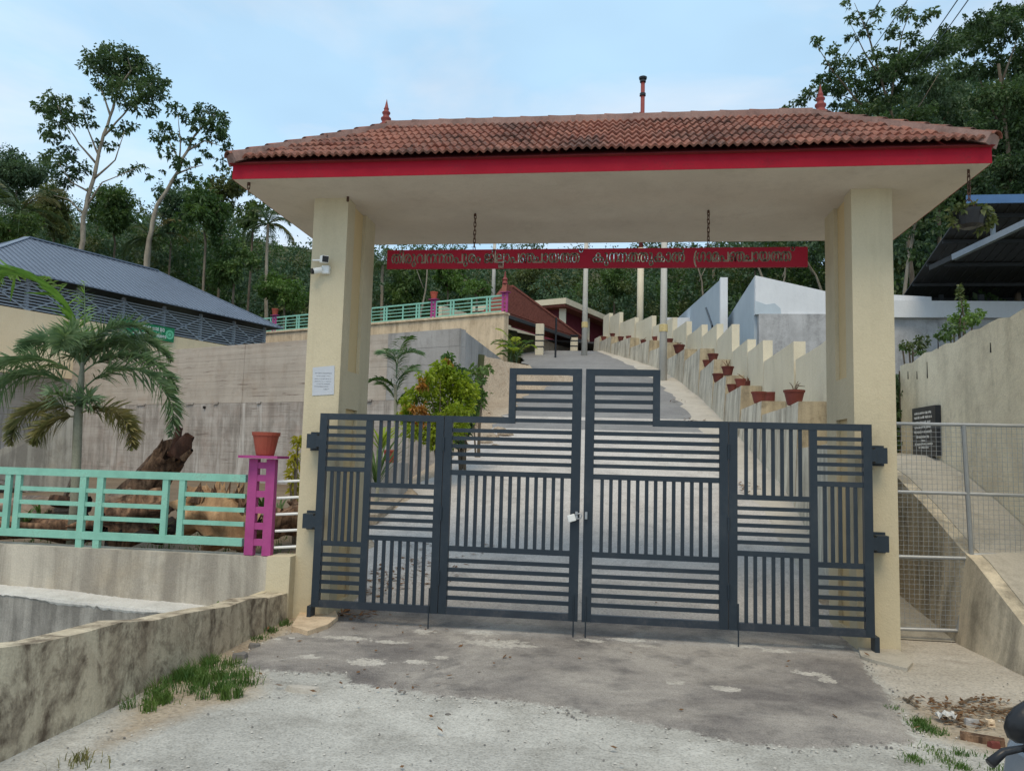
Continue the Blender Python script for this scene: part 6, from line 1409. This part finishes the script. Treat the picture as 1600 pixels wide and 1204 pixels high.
for nm, lb, pth, rad, m, sd in (
  ('hollow_log', 'big dark hollow log in the middle railing panel', [atD(255, 800, 8.7), atD(205, 812, 8.5), atD(160, 822, 8.3)], [.24, .23, .20], 'log', 11),
  ('bleached_log', 'pale bleached log lying behind the left railing panel', [atD(128, 795, 8.9), atD(60, 800, 9.0), atD(-40, 800, 9.2)], [.15, .17, .16], 'logpale', 12),
  ('brown_log', 'long brown log lying low behind the left railing panel', [atD(140, 828, 8.5), atD(60, 826, 8.6), atD(-60, 824, 8.7)], [.11, .12, .11], 'log', 13),
  ('root_mass', 'tangled brown root mass right of the near magenta post', [atD(470, 800, 9.3), atD(440, 815, 9.2), atD(395, 832, 9.0)], [.16, .18, .10], 'log', 14),
  ('grey_root', 'pale gnarled root lump above the hollow log', [atD(250, 775, 8.9), atD(215, 782, 8.8), atD(170, 790, 8.7)], [.10, .15, .10], 'logpale', 15),
  ('timber_block', 'short square brown offcut lying on the bleached log', [atD(80, 782, 8.75), atD(112, 785, 8.7)], [.07, .07], 'log', 16)):
    rt = root(nm, np.array(pth[1])*[1, 1, 0]+[0, 0, .47], lb, 'log'); gnarly('log_body', [M[m], M['hollow_black']], rt, pth, rad, 24 if nm != 'timber_block' else 4, .34 if nm != 'timber_block' else .1, 3.4, .05, sd, hollow=nm == 'hollow_log')
    if nm in ('root_mass', 'hollow_log'):
        for k in range(6):
            a = np.array(pth[k % 3]); d = rdirs(1, rs)[0]; d[2] = abs(d[2])*.6; gnarly('root', [M['log'], M['hollow_black']], rt, [a, a+d*.2, a+d*.36+np.array((0, 0, -.05))], [.06, .04, .012], 8, .2, 4, 0, 30+k)
hol = root('log_hollows', atD(200, 815, 8.35)*[1, 1, 0]+[0, 0, .47], 'black lumps painting the shade in the log hollows, middle railing panel', 'log')  # black lumps stand in for the shade inside the log's holes
for k, (x, y, D_, rx, rz_) in enumerate(((196, 800, 8.42, .13, .10), (262, 822, 8.4, .12, .10), (228, 836, 8.3, .16, .06), (180, 830, 8.3, .09, .06))):
    c = atD(x, y, D_); mb = MB(); V_ = []; F_ = []; n1, n2 = 14, 9
    for i in range(n2):
        f = math.pi*i/(n2-1)
        for j in range(n1):
            t = 2*math.pi*j/n1; q = np.array((math.sin(f)*math.cos(t)*rx, -math.cos(f)*.08, math.sin(f)*math.sin(t)*rz_)); q *= 1+.5*mnoise.noise(Vector(q*14)+Vector((k*3., 0, 0))); V_.append(c+q)
    F_ = [(i*n1+j, i*n1+(j+1) % n1, (i+1)*n1+(j+1) % n1, (i+1)*n1+j) for i in range(n2-1) for j in range(n1)]
    mb.add(V_, F_); mb.build('hollow_shade', M['hollow_black'], hol, smooth=True)
pk_ = [atD(x, y, 8.8) for x, y in ((96, 790), (114, 748))]; MB().beam(pk_[0], pk_[1], .05, .03).build('stake', M['logpale'], loc=pk_[0]*[1, 1, 0]+[0, 0, .5], label='short pale wooden stake leaning beside the palm trunk', cat='stake')
# dry leaves under the gate and in the corners; gravel scattered over the road
def flakes(name, label, spots_, n, L, W, mat, seed, cat, zo=.012):
    rs = np.random.RandomState(seed); Vs = []
    for x, y, r_, d_ in spots_:
        m = int(n*d_); a = rs.uniform(0, 6.283, m); q = r_*np.sqrt(rs.uniform(0, 1, m)); px, py = x+q*np.cos(a), y+q*np.sin(a)
        z = np.array([max(0, drive(b)) for b in py])+zo+rs.uniform(0, .02, m); t = rs.uniform(0, 6.283, m); ax = np.stack([np.cos(t), np.sin(t), rs.uniform(-.1, .35, m)], 1); s = np.stack([-np.sin(t), np.cos(t), rs.uniform(-.4, .4, m)], 1)
        l = L*rs.uniform(.5, 1.3, m)[:, None]; w = W*rs.uniform(.6, 1.3, m)[:, None]; p = np.stack([px, py, z], 1); V = np.empty((m, 4, 3)); V[:, 0] = p; V[:, 1] = p+ax*l*.5+s*w*.5; V[:, 2] = p+ax*l; V[:, 3] = p+ax*l*.45-s*w*.5; Vs.append(V.reshape(-1, 3))
    return quads_obj(name, np.concatenate(Vs), M[mat], loc=(*spots_[0][:2], 0), label=label, cat=cat, kind='stuff')
flakes('dry_leaves', 'dry fallen leaves and twigs just inside the left gate leaf', [(.75, 1.6, .5, 1.), (.4, 1.1, .35, .8), (.9, 2.4, .6, .5), (.5, .25, .25, .4)], 110, .09, .03, 'dryleaf', 301, 'leaves')
flakes('dry_leaves', 'brown leaf litter heaped on the verge at lower right', [(*gp_(1470, 1108), .16, 1), (*gp_(1520, 1112), .2, .9), (*gp_(1560, 1118), .15, 1), (*gp_(1500, 1130), .15, .9), (*gp_(1550, 1100), .12, .8)], 60, .05, .02, 'dryleaf', 302, 'leaves')
flakes('dry_leaves', 'dry leaves strewn along the gutter at the planter foot', [(5.0, 6, .3, .3), (5.1, 9, .3, .4), (4.9, 13, .4, .4), (4.6, 17, .5, .4), (-1.0, 14, .8, .5)], 60, .12, .05, 'dryleaf', 303, 'leaves', .03)
flakes('dry_leaves', 'a few dry leaves and crumbs blown across the forecourt', [(2.5, -1.2, 2.6, 1.), (1., -1.0, 1.2, .6)], 55, .05, .022, 'dryleaf', 304, 'leaves', .02)
def pebbles(name, label, n, reg, smin, smax, mat, seed, reject=None):
    rs = np.random.RandomState(seed); V, F = [], []
    base = np.array([(1, 0, -.1), (.5, .85, -.1), (-.5, .85, -.1), (-1, 0, -.1), (-.5, -.85, -.1), (.5, -.85, -.1), (.45, .3, .55), (-.4, .35, .6), (0, -.5, .55)])
    fc = [(0, 1, 6), (1, 2, 7), (1, 7, 6), (2, 3, 7), (3, 4, 8), (3, 8, 7), (4, 5, 8), (5, 0, 6), (5, 6, 8), (6, 7, 8)]
    for _ in range(n):
        x, y = reg(rs)
        if reject and reject(x, y): continue
        s = smin+(smax-smin)*rs.uniform()**3; a = rs.uniform(0, 6.283); c_, s_ = math.cos(a), math.sin(a); q = base*rs.uniform(.7, 1.25, base.shape)*s; q = np.stack([q[:, 0]*c_-q[:, 1]*s_, q[:, 0]*s_+q[:, 1]*c_, q[:, 2]*.8], 1)+np.array((x, y, max(0, drive(y))+.010)); k = len(V); V += list(q); F += [tuple(i+k for i in f) for f in fc]
    me = npmesh(name, np.array(V), np.array(F), M[mat]); return tag(link(name, me), label, 'gravel', None, 'stuff')
M['stone_l'] = paint('pale_stone', (.52, .50, .46), .9, .2, (.3, .27, .23), .4, 30); M['stone_d'] = paint('dark_stone', (.17, .16, .15), .9, .2, (.1, .09, .08), .4, 30)
pebbles('gravel', 'pale gravel scattered over the dusty road', 1400, lambda r: (r.uniform(-.0, 5.9), -3.6+2.6*r.uniform()**.8), .002, .009, 'stone_l', 401)
pebbles('gravel', 'dark gravel scattered over the dusty road', 900, lambda r: (r.uniform(.05, 5.9), -3.4+2.8*r.uniform()), .002, .008, 'stone_d', 402)
def edge(r):
    p = ring[r.randint(len(ring))]; return p[0]+r.normal(0, .07), p[1]+r.normal(0, .07)
pebbles('gravel', 'loose crumbs of asphalt and stone along the ragged apron edge', 1300, edge, .002, .010, 'stone_l', 403, lambda x, y: y > -.25)
pebbles('gravel', 'dark crumbs of asphalt along the ragged apron edge', 1300, edge, .002, .011, 'stone_d', 404, lambda x, y: y > -.25)
pebbles('gravel', 'small stones on the drive behind the gate', 260, lambda r: (r.uniform(.2, 4.9), r.uniform(.3, 6)), .006, .022, 'stone_l', 405)
# pale mortar spills on the apron
M['spill'] = plaster('mortar_spill', (.46, .43, .38), (.54, .51, .46), (.3, .27, .23), .1, .3, .95, bscale=8)
def chunk(name, label, px, py, sx, sy, sz, mat, seed, cat, rot=0., z=0.):
    rs = np.random.RandomState(seed); c = atZ(px, py, 0); mb = MB(); n = 9; lo, hi = [], []
    for k in range(n): t = 2*math.pi*k/n+rot; r_ = rs.uniform(.75, 1.15); lo.append((c[0]+sx*r_*math.cos(t), c[1]+sy*r_*math.sin(t), z-.004)); hi.append((c[0]+sx*r_*.88*math.cos(t), c[1]+sy*r_*.88*math.sin(t), z+sz*rs.uniform(.75, 1.1)))
    mb.add(lo+hi+[(c[0], c[1], z+sz*1.05)], [tuple(range(n))[::-1]]+[(k, (k+1) % n, n+(k+1) % n, n+k) for k in range(n)]+[(n+k, n+(k+1) % n, 2*n) for k in range(n)])
    return mb.build(name, M[mat], loc=(c[0], c[1], z), label=label, cat=cat)
chunk('flat_stone', 'flat pale broken stone lying left of the apron', 473, 1080, .13, .06, .035, 'spill', 1, 'stone')
for i, (x, y, s, lb) in enumerate(((432, 1002, .035, 'grey stone just below the drain pipe'), (398, 1012, .05, 'grey stone at the end of the roadside wall'), (375, 1030, .07, 'low grey stone at the left tip of the apron'), (455, 1000, .03, 'small stone beside the tan slab'), (982, 1042, .018, 'pale pebble alone on the middle of the apron'), (700, 1117, .018, 'dark pebble on the lower apron edge'))): chunk('stone', lb, x, y, s, s*.8, s*.7, 'stone_d' if i in (1, 2, 5) else 'stone_l', 10+i, 'stone')
chunk('stone', 'grey stone chunk among the leaf litter at lower right', 1518, 1133, .05, .03, .04, 'greycon', 21, 'stone'); chunk('brick_piece', 'pale tan brick piece among the leaf litter', 1546, 1134, .032, .028, .04, 'tan', 22, 'brick'); chunk('brick_piece', 'red brick piece below the rotten plank', 1553, 1168, .035, .025, .035, 'pot_old', 23, 'brick')
a, b = atZ(1500, 1148, .02), atZ(1570, 1160, .02); MB().beam(a, b, .06, .035).build('rotten_plank', M['log'], loc=a*[1, 1, 0], label='short rotten brown plank lying on the verge at lower right', cat='plank')
rs = np.random.RandomState(31); c = atZ(1478, 1128, 0); V_, F_ = [], []
for i in range(7):
    for j in range(5): V_.append((c[0]-.05+.017*i+rs.normal(0, .006), c[1]-.04+.02*j+rs.normal(0, .008), .02+.035*abs(math.sin(i*1.3+j*.9))+rs.uniform(0, .012)))
for i in range(6):
    for j in range(4): F_.append((i*5+j, (i+1)*5+j, (i+1)*5+j+1, i*5+j+1))
MB().add(V_, F_).build('plastic_bag', M['spill0'], loc=(c[0], c[1], 0), label='crumpled whitish plastic bag among the leaf litter', cat='bag')
for i, (x0, y0, x1, y1) in enumerate(((1412, 1090, 1436, 1104), (1418, 1096, 1428, 1085), (1500, 1098, 1530, 1090), (1560, 1112, 1590, 1105))):
    a, b = atZ(x0, y0, .015), atZ(x1, y1, .02); tag(MB().tube([a, (a+b)/2+np.array((0, 0, .008)), b], [.009, .008, .005], 6).build('stick', M['bark'], loc=a), ['short dry stick at the right edge of the apron', 'stub of dry stick crossing another at the right apron edge', 'dry stick above the leaf litter', 'dry stick at the right end of the leaf litter'][i], 'stick')
for i, (x, y, D_, s) in enumerate(((768, 640, 17, .22), (782, 628, 18, .18), (760, 655, 16.5, .15), (790, 640, 17.5, .2), (775, 662, 16, .12))):
    p = atD(x, y, D_); z = terr(p[0], p[1]); rs = np.random.RandomState(50+i); mb = MB(); mb.lathe([(s*.7, -.1), (s, .02), (s*.8, s*.45), (s*.3, s*.62)], (p[0], p[1], z), 7)
    mb.v = [(q[0]+rs.normal(0, s*.1), q[1]+rs.normal(0, s*.1), q[2]+rs.normal(0, s*.06)) for q in mb.v]
    mb.build('rock', M['dirt'], loc=(p[0], p[1], z), label=['tan rock on the bank below the wing wall, largest of the scatter', 'tan rock highest on the bank by the drive', 'tan rock at the left of the bank scatter', 'tan rock nearest the drive on the bank', 'small tan rock lowest on the bank'][i], cat='rock')

# ------------------------------------------------------------------ scooter at the lower right edge
mc = atD(1618, 1124, 1.52)
sx, sy = mc[0]+.33, mc[1]-.02
sc_ = root('scooter', (sx, sy-.25, 0), 'dark scooter with black mirror and silver cowl cut off at the lower right edge', 'scooter')
def wheel(y):
    w = MB(); prof = []
    for k in range(24):
        pass
    pts = [(sx, y+.165*math.cos(t), .215+.165*math.sin(t)) for t in np.linspace(0, 2*math.pi, 29)]; wo_ = MB().tube(pts, .05, 10, caps=False).build('wheel', M['black'], sc_, smooth=True)
    for k in range(5): t = 2*math.pi*k/5; MB().beam((sx, y, .215), (sx, y+.13*math.cos(t), .215+.13*math.sin(t)), .03, .03, (1, 0, 0)).build('spoke', M['steel'], wo_) if False else None
    MB().tube([(sx-.05, y, .215), (sx+.05, y, .215)], .05, 12).build('hub', M['steel'], sc_)
    MB().lathe([(.115, -.02), (.125, 0), (.115, .02)], (0, 0, 0), 18)
    mb = MB()
    for k in range(5): t = 2*math.pi*k/5; mb.beam((sx, y, .215), (sx, y+.13*math.cos(t), .215+.13*math.sin(t)), .03, .03, (1, 0, 0))
    mb.build('rim', M['steel'], sc_)
wheel(sy+.28); wheel(sy-.95)
M['scooter'] = paint('dark_blue_body', (.03, .04, .055), .25, .06, (.06, .06, .06), .1, 5); M['silver'] = paint('silver_cowl', (.30, .33, .37), .3, .06, (.2, .2, .2), .15, 6, metallic=.5)
mb = MB(); prof = [(.10, .18), (.20, .30), (.21, .55), (.15, .82), (.10, .90)]
for (w0, z0), (w1, z1) in zip(prof[:-1], prof[1:]): mb.hexa([(sx-w0, sy+.05-(z0-.5)*.25, z0), (sx+w0, sy+.05-(z0-.5)*.25, z0), (sx+w0*.7, sy+.13-(z0-.5)*.25, z0), (sx-w0*.7, sy+.13-(z0-.5)*.25, z0), (sx-w1, sy+.05-(z1-.5)*.25, z1), (sx+w1, sy+.05-(z1-.5)*.25, z1), (sx+w1*.7, sy+.13-(z1-.5)*.25, z1), (sx-w1*.7, sy+.13-(z1-.5)*.25, z1)])
mb.build('front_apron', M['scooter'], sc_, bevel=.02)
MB().prism([(sx-.16, sy+.05, .2), (sx-.16, sy-.45, .2), (sx-.18, sy-.55, .45), (sx-.17, sy-1.1, .55), (sx-.15, sy-1.2, .72), (sx-.17, sy-.5, .70), (sx-.17, sy-.42, .28), (sx-.16, sy+.0, .27)], (.33, 0, 0)).build('body', M['scooter'], sc_, bevel=.03)
MB().prism([(sx-.14, sy-1.15, .73), (sx-.14, sy-.52, .71), (sx-.14, sy-.55, .80), (sx-.14, sy-1.12, .82)], (.28, 0, 0)).build('seat', M['black'], sc_, bevel=.03)
# handlebar with cowl, grip, lever and the mirror that shows
hb = atD(1625, 1195, 1.52); hz = hb[2]
mb = MB(); mb.obox(hb+np.array((.11, .0, -.02)), (.15, -.01, .0), (0, .07, .0), (.02, .02, .055)); mb.build('handlebar_cowl', M['silver'], sc_, bevel=.025)
MB().lathe([(.07, -.05), (.075, 0), (.05, .04), (.0, .05)], (0, 0, 0), 16)
MB().tube([(sx-.16, sy-.05, hz-.02), (sx-.36, sy-.09, hz-.03)], .018, 10).build('grip', M['black'], sc_)
l0, l1, l2 = atD(1600, 1168, 1.45), atD(1568, 1174, 1.45), atD(1547, 1192, 1.44)
MB().tube([l0, (l0+l1)/2, l1, l2], [.006, .007, .008, .010], 8).build('brake_lever', M['black'], sc_, smooth=True)
mb = MB(); N_ = 14; vs_ = []
for i in range(9):
    f = math.pi*i/8
    for j in range(N_):
        t = 2*math.pi*j/N_; q = np.array((math.sin(f)*math.cos(t)*.064, -math.cos(f)*.028, math.sin(f)*math.sin(t)*.044)); vs_.append(mc+RGT*q[0]+np.array((0, 1, 0))*q[1]+np.array((0, 0, 1))*(q[2]+q[0]*.25))
mb.add(vs_, [(i*N_+j, i*N_+(j+1) % N_, (i+1)*N_+(j+1) % N_, (i+1)*N_+j) for i in range(8) for j in range(N_)]); mb.build('mirror', M['black'], sc_, smooth=True)
MB().tube([mc+np.array((.01, 0, -.03)), mc+np.array((.03, -.01, -.09)), (sx-.18, sy-.03, hz+.05)], .008, 8).build('mirror_stem', M['black'], sc_)
MB().tube([l0, (sx-.2, sy-.06, hz-.01)], .009, 6).build('lever_mount', M['black'], sc_)
MB().tube([(sx+.16, sy-.05, hz-.02), (sx+.36, sy-.09, hz-.03)], .018, 10).build('grip', M['black'], sc_)
MB().tube([(sx-.2, sy-.05, hz-.01), (sx, sy-.02, hz-.0), (sx+.2, sy-.05, hz-.01)], .014, 8).build('handlebar', M['steel'], sc_)
mir2 = mc+np.array((.66, 0, .0)); mb = MB(); mb.add([np.array(v)+mir2-mc for v in vs_], [(i*N_+j, i*N_+(j+1) % N_, (i+1)*N_+(j+1) % N_, (i+1)*N_+j) for i in range(8) for j in range(N_)]); mb.build('mirror', M['black'], sc_, smooth=True)
MB().tube([mir2+np.array((-.01, 0, -.03)), (sx+.18, sy-.03, hz+.05)], .008, 8).build('mirror_stem', M['black'], sc_)
MB().lathe([(.0, -.03), (.06, -.02), (.075, .0), (.06, .03), (.0, .04)], (sx, sy+.1, hz-.08), 14, caps=False).build('headlight', M['white'], sc_)
MB().tube([(sx, sy+.02, .85), (sx, sy+.26, .22)], .03, 8).build('fork', M['steel'], sc_)
